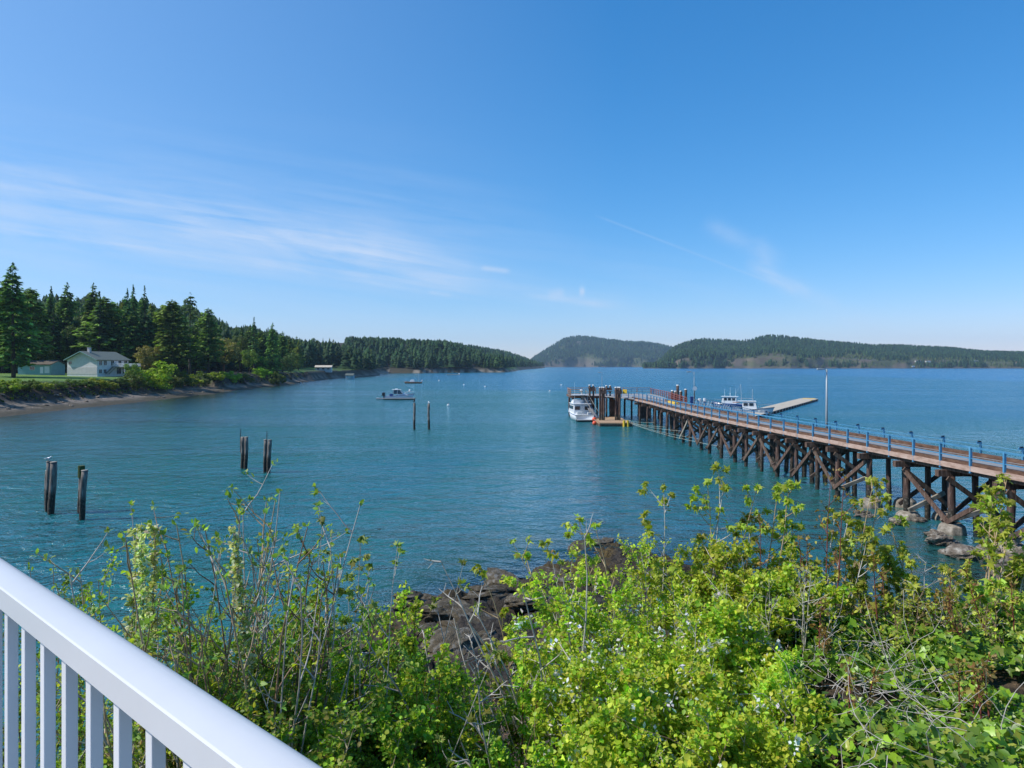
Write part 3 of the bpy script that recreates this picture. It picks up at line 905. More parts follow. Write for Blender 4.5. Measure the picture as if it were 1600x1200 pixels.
# named skyline trees behind the lawn and house
named = [  # px of tip, tip row, distance, proto, width, label
    (20, 410, 190, 2, 1.4, 'tallest broad dark fir at the left edge beside the lawn'),
    (-16, 425, 196, 4, 1.4, 'big dark fir cut by the left picture edge'),
    (48, 449, 232, 4, 1.3, 'dark fir right of the tallest fir at the left edge, behind the low outbuilding'),
    (80, 447, 262, 1, 1.2, 'fir with narrow tip between outbuilding and white house'),
    (105, 441, 268, 2, 1.25, 'tall fir with blunt green tip above the left end of the white house roof'),
    (146, 442, 270, 2, 1.3, 'broad green fir right behind the chimney of the white house'),
    (199, 450, 262, 0, 1.0, 'left one of the twin spired firs above the right end of the white house'),
    (208, 444, 266, 1, 1.1, 'middle tall fir of the spired trio right of the white house'),
    (226, 446, 262, 3, 1.2, 'dark spired fir with open branches right of the white house trio'),
    (270, 468, 235, 4, 1.5, 'massive dark fir standing between the two rounded madrones'),
    (297, 457, 262, 6, 1.3, 'scraggly sparse topped fir sticking above the treeline'),
    (326, 481, 270, 4, 1.15, 'rough crowned fir behind the right madrone'),
    (397, 495, 330, 3, 1.15, 'pointed fir rising over the shore trees right of the madrone'),
    (426, 504, 335, 2, 1.0, 'round shouldered fir right of the pointed shore fir'),
]
for px, py, Y, k, wd, lab in named:
    X_ = (px - 800) * Y / F; g = ground_left(X_, Y); top = H + (HY - py) * Y / F
    put_tree('c', k, X_, Y, top - g, wd, lab)
# low, fully clad trees at the wood's edge and the firs behind
cnt = 0; tries = 0; placed = []
zones = [(150, 300, 110), (300, 460, 100), (460, 700, 66)]
for (ya, yb, want) in zones:
    c_ = 0; tries = 0
    while c_ < want and tries < 20000:
        tries += 1
        Y = R1.uniform(ya, yb); px = R1.uniform(-70, 620)
        X_ = (px - 800) * Y / F
        d = float(shore_d(np.array([X_]), np.array([Y]))[0])
        if d < (19 if Y < 300 else 12 if Y < 430 else 8) or d > 150: continue
        if Y < 300 and px < 232 and (Y < 256): continue       # keep lawn and house free
        if Y < 300 and px < 300 and d < 30: continue
        if Y < 200 and px < 330: continue
        if (322 < px < 378 and Y < 305) or (214 < px < 254 and Y < 262) or (380 < px < 420 and Y < 340): continue
        if 482 < px < 575 and d < 34 and Y > 380: continue     # clearing of the small cabin
        if any((X_ - a) ** 2 + (Y - b) ** 2 < (3.8 if Y < 300 else 4.5) ** 2 for a, b in placed): continue
        top = H + (HY - (np.interp(px, tlx, tly) + 5)) * Y / F
        g = ground_left(X_, Y)
        hmax = top - g
        hh = R1.uniform(19, 33) * (1 if d > 30 else .8)
        if hh > hmax: hh = hmax * R1.uniform(.84, 1.0)
        if hh < 6: continue
        placed.append((X_, Y)); c_ += 1
        k = R1.choice([0, 1, 2, 2, 3, 4, 4, 5, 5, 7, 7, 7, 7])
        wd = hh / 28 * R1.uniform(1.1, 1.7)
        where = ('behind the lawn and white house' if px < 235 else 'between the white house and the small cabin' if px < 490 else 'past the small cabin')
        if k == 7:
            lab = 'rounded grey green broadleaf tree in the wood ' + where
            put_tree('r', 0, X_, Y, hh * .8, hh / 28 * 1.25, lab, 'broadleaf_tree', lab.replace('tree in', 'trees in')); continue
        lab = {0: 'dark fir', 1: 'drooping dark fir', 2: 'broad dark fir', 3: 'thin open fir', 4: 'rough topped dark fir', 5: 'lighter green fir'}[k] + ' in the wood ' + where
        put_tree('c', k, X_, Y, hh, wd, lab, group=lab.replace('fir in', 'firs in'))
for (px, py, pyb, k, s, lab, nm) in [
    (232, 538, 579, 1, .95, 'rounded olive madrone right beside the white house deck', 'madrone_tree'),
    (350, 526, 577, 1, 1.15, 'golden olive round madrone on the bank, farther one of two', 'madrone_tree'),
    (205, 566, 585, 2, .6, 'small light green tree at the end of the house deck', 'broadleaf_tree'),
    (390, 545, 588, 2, .9, 'light green broadleaf tree at the shore right of the golden madrone', 'broadleaf_tree'),
    (410, 556, 590, 2, .8, 'pale green low tree by the shore right of the tall pointed fir', 'broadleaf_tree'),
    (66, 540, 578, 0, .9, 'grey green broadleaf tree hanging over the low outbuilding', 'broadleaf_tree'),
    (455, 552, 590, 0, .85, 'dark rounded shore tree left of the small cabin', 'broadleaf_tree')]:
    Y = {232: 214, 350: 228, 205: 205, 390: 285, 410: 305, 66: 236, 455: 372}[px]
    if px in (232, 350, 390, 410):
        while float(shore_d(np.array([(px - 800) * Y / F]), np.array([Y]))[0]) < (21 if Y < 300 else 12): Y += 1
    X_ = (px - 800) * Y / F; g = ground_left(X_, Y); top = H + (HY - py) * Y / F
    hh = top - g
    put_tree('r', k, X_, Y, hh, hh / [13.5, 10, 10.4][k] * 1.05, lab, nm)

# bushes on the bank
bush_me = [round_crown(70, (3.2, 3.2, 3), 2.4, 30, 90, .38, (.27, .42, .02), .4, .2),
           round_crown(71, (3.4, 3.0, 2.2), 1.6, 24, 80, .36, (.10, .14, .02), .4, .3),
           round_crown(72, (3.0, 3.0, 2.4), 1.8, 24, 80, .36, (.24, .29, .02), .4, .3)]
stem_me = trunk_mesh(2.5, .12, 9, 0, 5)
for (px, pyt, pyb, Y, k, wpx, lab) in [
    (243, 566, 612, 172, 0, 56, 'large bright lime green bush on the bank in front of the wood'),
    (282, 573, 607, 178, 1, 40, 'dull green bush right of the bright lime bush'),
    (212, 578, 612, 168, 1, 42, 'olive bush left of the bright lime bush'),
    (156, 588, 612, 158, 2, 42, 'yellow green broom bush on the bank below the white house'),
    (186, 590, 612, 164, 1, 30, 'low olive bush between the broom and the bright lime bush'),
    (14, 588, 618, 146, 2, 50, 'yellow green bush at the left edge of the bank'),
    (42, 592, 622, 148, 1, 36, 'dark green bush on the bank right of the left edge bush'),
    (112, 594, 606, 157, 1, 28, 'low brownish green bush on the lip of the lawn'),
    (340, 578, 600, 205, 2, 34, 'lit green bush at the wood edge below the golden madrone'),
    (362, 580, 598, 225, 0, 24, 'small bright green bush right below the golden madrone'),
    (315, 580, 604, 192, 1, 34, 'dark bush at the wood edge left of the golden madrone'),
    (408, 574, 592, 285, 0, 26, 'green bush by the shore halfway to the small cabin'),
    (-20, 585, 620, 146, 1, 50, 'olive bush just past the left picture edge'),
    (66, 594, 622, 148, 2, 34, 'yellowish bush on the bank below the low outbuilding'),
    (92, 600, 622, 150, 1, 30, 'dull bush halfway down the bank left of the brownish one'),
    (134, 596, 615, 150, 1, 36, 'olive bush left of the yellow green broom bush'),
    (172, 594, 614, 150, 2, 30, 'pale olive bush right of the yellow green broom bush'),
    (262, 584, 610, 150, 1, 40, 'dark bush tucked against the right side of the lime bush'),
    (298, 582, 606, 150, 2, 34, 'mid green bush at the wood edge between the two dark bushes'),
    (380, 582, 598, 150, 1, 26, 'dark low bush right of the small bright green bush'),
    (435, 580, 594, 150, 1, 24, 'dark bush near the low point of the wood before the cabin')]:
    for Y in np.arange(130, 330, .5):
        if float(shore_d(np.array([(px - 800) * Y / F]), np.array([Y]))[0]) > (11.5 if pyt < 586 else 13) * (1 if Y < 260 else .55): break
    Y = float(Y); X_ = (px - 800) * Y / F; g = ground_left(X_, Y)
    top = H + (HY - pyt) * Y / F; hh = max(top - g + .5, 2.4)
    t = thing('bush', lab, 'bush', (X_, Y, g - .5), R1.random() * 6)
    sx = wpx * 1.25 * Y / F / 6.6
    t.scale = (sx, sx, hh / [5.6, 4.0, 4.4][k])
    link('foliage', bush_me[k], t, M['broad']); link('stem', stem_me, t, M['bark'])

# rough scrub clothing the face of the bank
def bank_scrub():
    r = np.random.default_rng(81); n = 60000
    Y_ = r.uniform(118, 420, n); X_ = r.uniform(-150, -88, n)
    d_ = shore_d(X_, Y_); z_ = left_z(X_, Y_, d_)
    pat = fbm(X_ * .16, Y_ * .16, 83, 3)
    ok = (z_ > 1.55 + .5 * pat) & (z_ < 4.7) & (d_ < 30) & (pat > -.45) & (r.random(n) < np.where(Y_ < 260, 1, .6))
    P = np.stack([X_, Y_, z_ + r.uniform(0, 1.0, n) * (.5 + pat)], 1)[ok]; m = len(P)
    pal = np.array([(.05, .07, .015), (.09, .13, .02), (.05, .035, .025), (.14, .17, .02), (.1, .07, .045)])
    k = np.clip(((fbm(P[:, 0] * .22, P[:, 1] * .22, 85, 3) + 1) * 2.5).astype(int) + r.integers(-1, 2, m), 0, 4)
    A = r.normal(0, 1, (m, 3)); Nn = r.normal(0, .6, (m, 3)); Nn[:, 2] += .8
    s_ = r.uniform(.35, .8, m)
    V, f = quads_from(P, A, Nn, s_ * .7, s_ * 1.2)
    me = npmesh('bank_scrub', V, f, np.repeat(pal[k] * r.uniform(.6, 1.3, (m, 1)), 4, axis=0))
    tag(link('bank_scrub', me, None, M['broad']), 'rough olive and brown scrub on the bank above the left beach', 'scrub', None, 'stuff')


bank_scrub()

# trees behind the countable ones, filling the wood
r = np.random.default_rng(78); n = 15000
Yr = r.uniform(262, 720, n); Kr = r.uniform(-1500 / F, -190 / F, n); Xr = Kr * Yr
dd_ = shore_d(Xr, Yr); zr = left_z(Xr, Yr, dd_); prof = np.interp(Kr * F + 800, tlx, tly); top = H + (HY - prof - 7) * Yr / F
hh = np.minimum(r.uniform(17, 30, n), (top - zr) * r.uniform(.7, 1.0, n))
ok = (dd_ > np.where(Yr < 330, 48, 30)) & (dd_ < 420) & (hh > 6) & (r.random(n) < .42)
pos = np.stack([Xr, Yr, zr - .4], 1)[ok]; h_ = hh[ok]
print('back wood', len(pos))
tree_mass('back_wood', pos, h_, h_ * r.uniform(.14, .22, len(pos)), greens(len(pos), r, (.03, .062, .026), .4), 'dark conifer wood filling in behind the shore firs on the left', 'forest', 18, 8, 11, .55)

# the wood past the inlet: too many to count
r = np.random.default_rng(77); pts = []
n = 26000
Yr = 560 * (3000 / 560) ** r.random(n); Kr = r.uniform(-260 / F, 70 / F, n); Xr = Kr * Yr
dd_ = shore_d(Xr, Yr); zr = left_z(Xr, Yr, dd_)
ok = (dd_ > 7) & (dd_ < 260) & (zr > 1.6)
prof = np.interp(Kr * F + 800, tlx, tly) + 5 * fbm(Kr * F / 14, Yr / 60, 55, 3) + 1
top = H + (HY - prof - 2) * Yr / F
hh = r.uniform(15, 26, n)
hh = np.minimum(hh * .9, (top - zr) * 1.06) * r.uniform(.72, 1.0, n)
ok &= (hh > 5.0)
ok &= r.random(n) < np.clip(Yr / 1800, .12, 1) * .55
pos = np.stack([Xr, Yr, zr - .4], 1)[ok]; h_ = hh[ok]
cc = greens(len(pos), r, (.024, .055, .02))
print('far wood', len(pos))
tree_mass('inlet_forest', pos, h_, h_ * r.uniform(.2, .33, len(pos)), cc, 'dense conifer wood along the far side of the inlet and point', 'forest', 8, 5, 9, .5)

# ================================================================== white house
hx, hy = -130.6, 215.0
gzh = 6.75
t = thing('white_house', 'white two storey house with grey green gable roof and deck on the lawn', 'house', (hx, hy, gzh), math.radians(-10))
GW, LN, EH, RH = 10.8, 13.6, 4.6, 2.5
mb = MB(); mb.prism([(-GW, -1.2), (0, -1.2), (0, EH), (-GW / 2, EH + RH), (-GW, EH)], 0, LN, 'y')
mb.build('wall', M['siding'], t)
MB().box((-GW / 2, -.03, 1.05), (GW + .02, .06, 2.3)).build('foundation_wall', M['brickpale'], t)
rf = MB()
ov = .55; dz = RH / (GW / 2) * ov
for s_ in (-1, 1):
    xe = -GW / 2 + s_ * (GW / 2 + ov)
    a = [(-GW / 2, EH + RH + .02), (xe, EH - dz + .02), (xe, EH - dz + .2), (-GW / 2, EH + RH + .2)]
    rf.prism(a, -.9, LN + .6, 'y')
ro = rf.build('roof', M['shingle'], t)
MB().box((-GW / 2 + .6, 2.2, EH + RH + .5), (.8, .8, 1.5)).box((-GW / 2 + .6, 2.2, EH + RH + 1.3), (.95, .95, .12)).build('chimney', M['brickpale'], ro)
tr = MB()
for s_ in (-1, 1):
    xe = -GW / 2 + s_ * (GW / 2 + ov)
    tr.beam((-GW / 2, -.93, EH + RH + .05), (xe, -.93, EH - dz + .05), .05, .24)
tr.build('barge_board', M['siding2'], t)


def window(parent, c, w_, h_, axis='y', nm='window'):
    """framed window whose face looks along -y or +x"""
    f = MB(); g = MB()
    if axis == 'y':
        f.box((c[0], c[1] - .04, c[2] + h_ / 2), (w_ + .16, .08, .1)).box((c[0], c[1] - .04, c[2] - h_ / 2), (w_ + .16, .08, .1))
        for sx in (-1, 0, 1): f.box((c[0] + sx * w_ / 2, c[1] - .04, c[2]), (.09, .075, h_))
        g.box((c[0], c[1] - .015, c[2]), (w_, .03, h_))
    else:
        f.box((c[0] + .04, c[1], c[2] + h_ / 2), (.08, w_ + .16, .1)).box((c[0] + .04, c[1], c[2] - h_ / 2), (.08, w_ + .16, .1))
        for sx in (-1, 0, 1): f.box((c[0] + .04, c[1] + sx * w_ / 2, c[2]), (.075, .09, h_))
        g.box((c[0] + .015, c[1], c[2]), (.03, w_, h_))
    fo = f.build(nm, M['offwhite'], parent); g.build('pane', M['glass'], fo)
    return fo


window(t, (-GW + 1.1, -.001, 3.55), 1.1, .9)
for yy in (1.3, 3.3, 6.4, 9.6, 12.2): window(t, (0, yy, 3.55), 1.25, 1.5, 'x')
for yy in (1.3, 3.2): window(t, (0, yy, .9), 1.2, 1.2, 'x')
for yy in (9.2, 11.8): window(t, (0, yy, .95), 1.8, 1.9, 'x', 'patio_door')
dk = MB(); dk.box((2.3, 10, 2.35), (4.6, 7.4, .22))
for yy in (6.5, 10, 13.5): dk.box((4.4, yy, .8), (.18, .18, 2.9))
dko = dk.build('deck', M['offwhite'], t)
rl = MB()
for p_, q_ in (((.1, 6.35), (4.55, 6.35)), ((4.55, 6.35), (4.55, 13.65)), ((4.55, 13.65), (.1, 13.65))):
    rl.beam((*p_, 3.45), (*q_, 3.45), .08, .08); rl.beam((*p_, 2.6), (*q_, 2.6), .06, .06)
    n_ = int(math.dist(p_, q_) / .28)
    for i in range(n_ + 1):
        u_ = i / n_; x_ = p_[0] + (q_[0] - p_[0]) * u_; y_ = p_[1] + (q_[1] - p_[1]) * u_
        rl.box((x_, y_, 3.0), (.12, .12, .95))
rl.build('deck_railing', M['white'], dko)
st = MB()
for i in range(9): st.box((1.0, 5.8 - i * .32, 2.2 - i * .26), (1.3, .34, .07))
st.beam((.35, 6.1, 2.3), (.35, 3.0, 0), .07, .3); st.beam((1.65, 6.1, 2.3), (1.65, 3.0, 0), .07, .3)
st.beam((1.65, 6.1, 3.2), (1.65, 3.0, .9), .06, .08)
st.build('staircase', M['grey_timber'], t)

# low outbuilding at the left of the house
ox = (31 - 800) / F * 226
t = thing('outbuilding', 'low turquoise outbuilding with mossy brown roof in tree shade', 'shed', (ox, 226, 6.9), math.radians(3))
MB().prism([(-1, -1), (7, -1), (7, 2.9), (3, 4.1), (-1, 2.9)], 0, 10.4, 'x').add([], []).build('wall', M['siding2'], t)
r_ = MB(); r_.prism([(-1.6, 2.78), (3, 4.15), (3, 4.35), (-1.6, 2.98)], -.5, 10.9, 'x'); r_.prism([(7.6, 2.78), (7.6, 2.98), (3, 4.35), (3, 4.15)], -.5, 10.9, 'x')
r_.build('roof', M['brown_roof'], t)
window(t, (4.6, -1, 1.7), 1.5, 1.2)
MB().box((7.6, -1.03, 1.05), (.95, .06, 2.1)).build('door', M['white'], t)
MB().box((9.3, -1.03, 1.2), (1.6, .06, 2.3)).build('garage_door', M['offwhite'], t)

# small cabin down the inlet
p = W(506, 582, 4.5)
cz = ground_left(p.x, p.y)
t = thing('cabin', 'small white cabin with pale flat gabled roof in a clearing by the inlet', 'cabin', (p.x, p.y, cz - .2), math.radians(8))
cw = 24 * p.y / F
MB().prism([(-3, -1), (3, -1), (3, 2.7), (0, 3.7), (-3, 2.7)], -cw / 2, cw / 2, 'x').build('wall', M['offwhite'], t)
MB().prism([(-4, 2.45), (0, 3.75), (4, 2.45), (4, 2.65), (0, 3.98), (-4, 2.65)], -cw / 2 - .5, cw / 2 + .5, 'x').build('roof', M['float_pale'], t)
for k in (-.32, 0, .32): window(t, (k * cw, -3, 1.5), 1.5, 1.1)
p = W(547, 585.5, 3.2); cz = ground_left(p.x, p.y)
t = thing('boat_shed', 'tiny pale blue shed at the shore right of the small cabin', 'shed', (p.x, p.y, max(cz, 1) - .3), 0)
MB().prism([(-2, -1), (2, -1), (2, 2.2), (0, 3.1), (-2, 2.2)], -2.6, 2.6, 'x').build('wall', plain('pale blue boards', (.3, .42, .5), .7), t)
MB().prism([(-2.5, 2.0), (0, 3.2), (2.5, 2.0), (2.5, 2.15), (0, 3.4), (-2.5, 2.15)], -2.9, 2.9, 'x').build('roof', M['shingle'], t)
MB().box((0, -2.03, 1), (1.6, .06, 1.9)).build('door', M['offwhite'], t)

# boulders strewn on the left beach
rb = random.Random(3)


def rock_mesh(seed, rough=.28):
    r = np.random.default_rng(seed)
    mb = MB(); mb.ball((0, 0, 0), 1, 26, 17)
    V = np.array(mb.v)
    n = fbm(V[:, 0] * 1.3 + seed, V[:, 1] * 1.3 + V[:, 2] * 1.7, seed, 5)
    cut = np.round(n * 4) / 4
    V = V * (1 + rough * 1.5 * n + .2 * cut)[:, None] * (1, .8, .62)
    me = bpy.data.meshes.new('boulder'); me.from_pydata([tuple(v) for v in V], [], mb.f); me.update(); me.materials.append(M['rock'])
    return me


M['rock'] = noisemat('shore rock', (.03, .022, .01), (.085, .065, .035), 3.2, .85, 1.0, c3=(.2, .19, .17), bdist=.08)
rocks = [rock_mesh(i) for i in range(6)]
M['palerock'] = noisemat('dry pale rock', (.07, .055, .04), (.16, .13, .1), 2.2, .9, .9, c3=(.38, .35, .3), bdist=.1)
prock = [m_.copy() for m_ in rocks]
for m_ in prock: m_.materials.clear(); m_.materials.append(M['palerock'])
k = 0
while k < 90:
    Y = rb.uniform(118, 330); px = rb.uniform(-30, 440); X_ = (px - 800) * Y / F
    d = float(shore_d(np.array([X_]), np.array([Y]))[0])
    if not 2 < d < 17: continue
    o = link('boulder', prock[k % 6]); s = rb.uniform(.2, .55) * (1.6 if rb.random() < .15 else 1)
    o.location = (X_, Y, ground_left(X_, Y) + .1 * s); o.scale = (s * 1.3, s, s * .8); o.rotation_euler = (0, 0, rb.random() * 6)
    tag(o, 'pale angular boulder lying on the rocky beach of the left shore', 'boulder', 'boulders strewn along the left beach'); k += 1

# ================================================================== boats
def hull(mb, Lh, B, fs, fb, dr=.35, rake=.5, pts=11, deck=True, beam_pow=2.4, tr=.9):
    """boat hull, bow toward +x"""
    rows = []
    for i in range(pts):
        t = i / (pts - 1)
        b = B / 2 * (tr + (1 - tr) * min(1, t * 3)) * (1 - max(0, (t - .4) / .6) ** beam_pow)
        b = max(b, .02)
        zs = fs + (fb - fs) * t ** 1.8
        x = Lh * (t - .5)
        kz = -dr * (1 - max(0, (t - .7) / .3) ** 2)
        xr = x + rake * t ** 6
        rows.append([(xr, b, zs), (x + rake * .4 * t ** 6, b * .9, zs * .35), (x, b * .78, .02 - .1 * dr), (x, 0, kz),
                     (x, -b * .78, .02 - .1 * dr), (x + rake * .4 * t ** 6, -b * .9, zs * .35), (xr, -b, zs)])
    vs = [v for r_ in rows for v in r_]; fs_ = []
    for i in range(pts - 1):
        for j in range(6):
            a = i * 7 + j; fs_.append((a, a + 1, a + 8, a + 7))
        if deck: fs_.append((i * 7, (i + 1) * 7, (i + 1) * 7 + 6, i * 7 + 6))
    fs_.append(tuple(range(7)))
    mb.add(vs, fs_)
    return mb


def rubrail(mb, Lh, B, fs, fb, rake=.5, r_=.05, tr=.9, beam_pow=2.4):
    for s_ in (-1, 1):
        pts = []
        for i in range(11):
            t = i / 10; b = B / 2 * (tr + (1 - tr) * min(1, t * 3)) * (1 - max(0, (t - .4) / .6) ** beam_pow)
            pts.append((Lh * (t - .5) + rake * t ** 6, s_ * (max(b, .02) + .02), fs + (fb - fs) * t ** 1.8 - .04))
        mb.tube(pts, r_, 6)
    return mb


def cabin_prism(mb, x0, x1, w0, w1, z0, z1, fr=.3, br=.1):
    """tapered cabin block with raked front and back"""
    vs = []
    for (x, z, wd) in ((x0, z0, w0), (x1, z0, w0), (x1 - fr, z1, w1), (x0 + br, z1, w1)):
        vs += [(x, -wd / 2, z), (x, wd / 2, z)]
    return mb.add(vs, [(0, 1, 3, 2), (2, 3, 5, 4), (4, 5, 7, 6), (6, 7, 1, 0), (0, 2, 4, 6), (1, 7, 5, 3)])


def outboard(parent, x, y, z, mat, s=1.0):
    mb = MB(); mb.box((x - .15 * s, y, z + .35 * s), (.5 * s, .36 * s, .5 * s)); mb.box((x - .12 * s, y, z + .62 * s), (.4 * s, .3 * s, .12 * s)); mb.box((x - .1 * s, y, z - .15 * s), (.2 * s, .16 * s, .7 * s))
    return mb.build('outboard_motor', mat, parent, bevel=.06)


# A: white cruiser moored by the pier head, seen from its stern
cx, cyy = (908 - 800) / F * 119, 119
t = thing('white_cruiser', 'white cabin cruiser moored stern to camera beside the pier head', 'motorboat', (cx - .2, cyy + 1.2, 0), math.radians(96))
hull(MB(), 9.6, 3.5, 1.15, 1.75, .4).build('hull', M['white'], t, True)
rubrail(MB(), 9.6, 3.5, 1.15, 1.75).build('rub_rail', M['navy'], t)
MB().box((-4.82, 0, .2), (.08, 3.1, .36)).build('boot_stripe', M['black'], t)
cb = cabin_prism(MB(), -2.6, 2.6, 3.0, 2.7, 1.15, 2.75, .9, .1).build('cabin', M['white'], t, bevel=.05)
for s_ in (-1, 1):
    MB().box((-2.57, s_ * .86, 2.15), (.1, .85, .62), ry=-.06).build('window', M['glass'], cb)
    MB().box((0, s_ * 1.44, 2.2), (3.2, .08, .55)).build('window', M['glass'], cb)
MB().box((-2.6, 0, 1.85), (.09, .62, 1.25), ry=-.06).build('door', M['offwhite'], cb)
MB().box((-.6, 0, 2.85), (4.4, 3.1, .14)).build('flybridge_deck', M['white'], t, bevel=.04)
fb_ = cabin_prism(MB(), -.6, 1.4, 2.5, 2.2, 2.9, 3.5, .5, 0).build('flybridge', M['white'], t, bevel=.05)
MB().box((-.3, 0, 4.35), (2.7, 2.6, .1)).build('hardtop', M['white'], t, bevel=.04)
mb = MB()
for s_ in (-1, 1):
    for x_ in (-1.5, .9): mb.tube([(x_, s_ * 1.15, 2.95), (x_, s_ * 1.15, 4.3)], .03, 6)
    mb.tube([(-2.7, s_ * 1.4, 2.95), (-2.7, s_ * 1.4, 3.4), (-.9, s_ * 1.4, 3.4)], .025, 6)
mb.tube([(-2.7, -1.4, 3.4), (-2.7, 1.4, 3.4)], .025, 6)
mb.build('bridge_rail', M['steel'], t)
mb = MB()
for s_ in (-.18, .18): mb.tube([(-3.2, s_, 1.2), (-2.75, s_, 2.95)], .025, 6)
for i in range(6): mb.tube([(-3.15 + i * .075, -.18, 1.4 + i * .29), (-3.15 + i * .075, .18, 1.4 + i * .29)], .02, 6)
mb.build('boarding_ladder', M['steel'], t)
MB().box((-5.1, 0, .32), (.7, 2.9, .08)).build('swim_platform', M['offwhite'], t, bevel=.02)
MB().box((-4.0, .8, 1.35), (.7, .9, .5)).box((-3.9, -.9, 1.3), (.5, .6, .4)).build('cockpit_box', M['offwhite'], t, bevel=.04)
mb = MB(); mb.tube([(-.2, .9, 4.4), (-.3, .9, 6.6)], .015, 5); mb.tube([(.2, -.4, 4.4), (.2, -.4, 5.1)], .03, 6); mb.ball((.2, -.4, 5.15), (.28, .28, .12))
mb.build('antenna', M['white'], t)
mb = MB()
for x_ in (-3, 0, 3): mb.tube([(x_, -1.83, 1.05), (x_, -1.85, .3)], [.12, .12], 8)
mb.build('side_fender', M['navy'], t)

# orange round fenders between the cruiser and the float
for i, (a, b, z, lab) in enumerate([(928.5, 655, .55, 'upper orange ball fender on the float edge'), (929, 661, .3, 'lower orange ball fender on the water by the float corner')]):
    p = W(a, b, z)
    t = thing('ball_fender', lab, 'fender', p, 0, 'orange ball fenders')
    MB().ball((0, 0, 0), .36, 14, 10).build('ball', M['orange'], t, True)
    MB().tube([(0, 0, .33), (0, 0, .5)], .07, 8).build('eyelet', M['navy'], t)

# B: blue hulled pilot boat at the marina float
p = W(1150, 637, 0)
t = thing('blue_workboat', 'blue hulled workboat with white cabin and three whip antennas', 'workboat', (p.x - .5, p.y + 2, 0), math.radians(155))
hull(MB(), 8.6, 2.9, .85, 1.35, .35).build('hull', M['navy'], t, True)
rubrail(MB(), 8.6, 2.9, .85, 1.35).build('rub_rail', M['royal'], t)
MB().box((-.3, 0, .9), (7, 2.3, .1)).build('deck', M['offwhite'], t)
cb = cabin_prism(MB(), -1.6, 2.4, 2.4, 2.15, .9, 2.75, .35, .1).build('cabin', M['white'], t, bevel=.05)
for s_ in (-1, 1):
    for x_ in (-.8, .25, 1.3): MB().box((x_, s_ * 1.16, 2.15), (.75, .08, .65)).build('window', M['glass'], cb)
for y_ in (-.7, 0, .7): MB().box((2.26, y_, 2.2), (.08, .58, .6), ry=-.2).build('window', M['glass'], cb)
MB().box((.3, 0, 2.82), (4.4, 2.6, .12)).build('roof', M['white'], t, bevel=.04)
mb = MB(); mb.tube([(.2, 0, 2.85), (.2, 0, 3.7)], .05, 6); mb.box((.2, 0, 3.5), (.2, 1.1, .14)); mb.build('radar_mast', M['white'], t)
mb = MB()
for x_, y_, h_ in ((-1.3, .9, 5.0), (.2, .3, 5.3), (1.8, -.9, 4.8)): mb.tube([(x_, y_, 2.85), (x_ - .05, y_, h_)], [.035, .02], 5)
mb.build('whip_antenna', M['white'], t)
mb = MB()
for s_ in (-1, 1): mb.tube([(1.6, s_ * 1.2, 1.2), (1.6, s_ * 1.2, 1.85), (3.4, s_ * .8, 2.0), (4.5, 0, 2.1)], .025, 5)
mb.build('bow_rail', M['steel'], t)
outboard(t, -4.35, .4, .6, M['black'], 1.1); outboard(t, -4.35, -.4, .6, M['black'], 1.1); t.scale = (.84, .84, .86)

# C: white fishing boat nearer the pier, bow to the right
p = W(1173, 648, 0)
t = thing('white_fishing_boat', 'white fishing boat with mast and railings behind the pier, bow to the right', 'fishing boat', (p.x, p.y + 1, 0), math.radians(-18))
hull(MB(), 8.8, 3.0, .95, 1.8, .4, .8).build('hull', M['offwhite'], t, True)
rubrail(MB(), 8.8, 3.0, .95, 1.8, .8).build('rub_rail', M['black'], t)
cb = cabin_prism(MB(), -1.4, 1.7, 2.2, 1.95, 1.0, 3.0, .4, .1).build('cabin', M['white'], t, bevel=.05)
for s_ in (-1, 1):
    for x_ in (-.7, .45): MB().box((x_, s_ * 1.07, 2.35), (.85, .08, .6)).build('window', M['glass'], cb)
for y_ in (-.55, .15): MB().box((1.5, y_, 2.4), (.08, .6, .55), ry=-.2).build('window', M['glass'], cb)
MB().box((-.4, 0, 3.07), (3.8, 2.3, .12)).build('roof', M['white'], t, bevel=.03)
mb = MB()
for s_ in (-1, 1):
    mb.tube([(-2.1, s_ * 1.05, 3.1), (-2.1, s_ * 1.05, 3.7), (.9, s_ * .95, 3.7), (.9, s_ * .95, 3.1)], .03, 5)
    mb.tube([(-4.2, s_ * 1.35, 1), (-4.2, s_ * 1.35, 1.7), (-1.6, s_ * 1.42, 1.7)], .03, 5)
    mb.tube([(1.9, s_ * 1.2, 1.5), (1.9, s_ * 1.2, 2.2), (3.6, s_ * .8, 2.35), (4.9, 0, 2.5)], .03, 5)
mb.tube([(-4.2, -1.35, 1.7), (-4.2, 1.35, 1.7)], .03, 5)
mb.build('railing', M['steel'], t)
mb = MB(); mb.tube([(.7, 0, 3.1), (.7, 0, 5.9)], .05, 6); mb.box((.7, 0, 4.2), (.2, 1.0, .12)); mb.tube([(-1.5, .3, 3.1), (-1.7, .3, 7.0)], .05, 6); mb.tube([(-1.65, -.7, 6.3), (-1.65, 1.0, 6.3)], .03, 5); mb.tube([(-1.65, .3, 7), (-4.1, 0, 1.6)], .015, 4)
mb.build('mast', M['cable'], t)
MB().box((-3, 0, 1.25), (1.2, 1.4, .6)).box((-3, .2, 1.75), (.7, .6, .4)).build('deck_gear', M['navy'], t, bevel=.05)
MB().box((-2.6, 0, 2.75), (1.5, 2.1, .08)).build('awning', plain('faded red canvas', (.4, .22, .16), .8), t); t.scale = (.9, .9, .84)

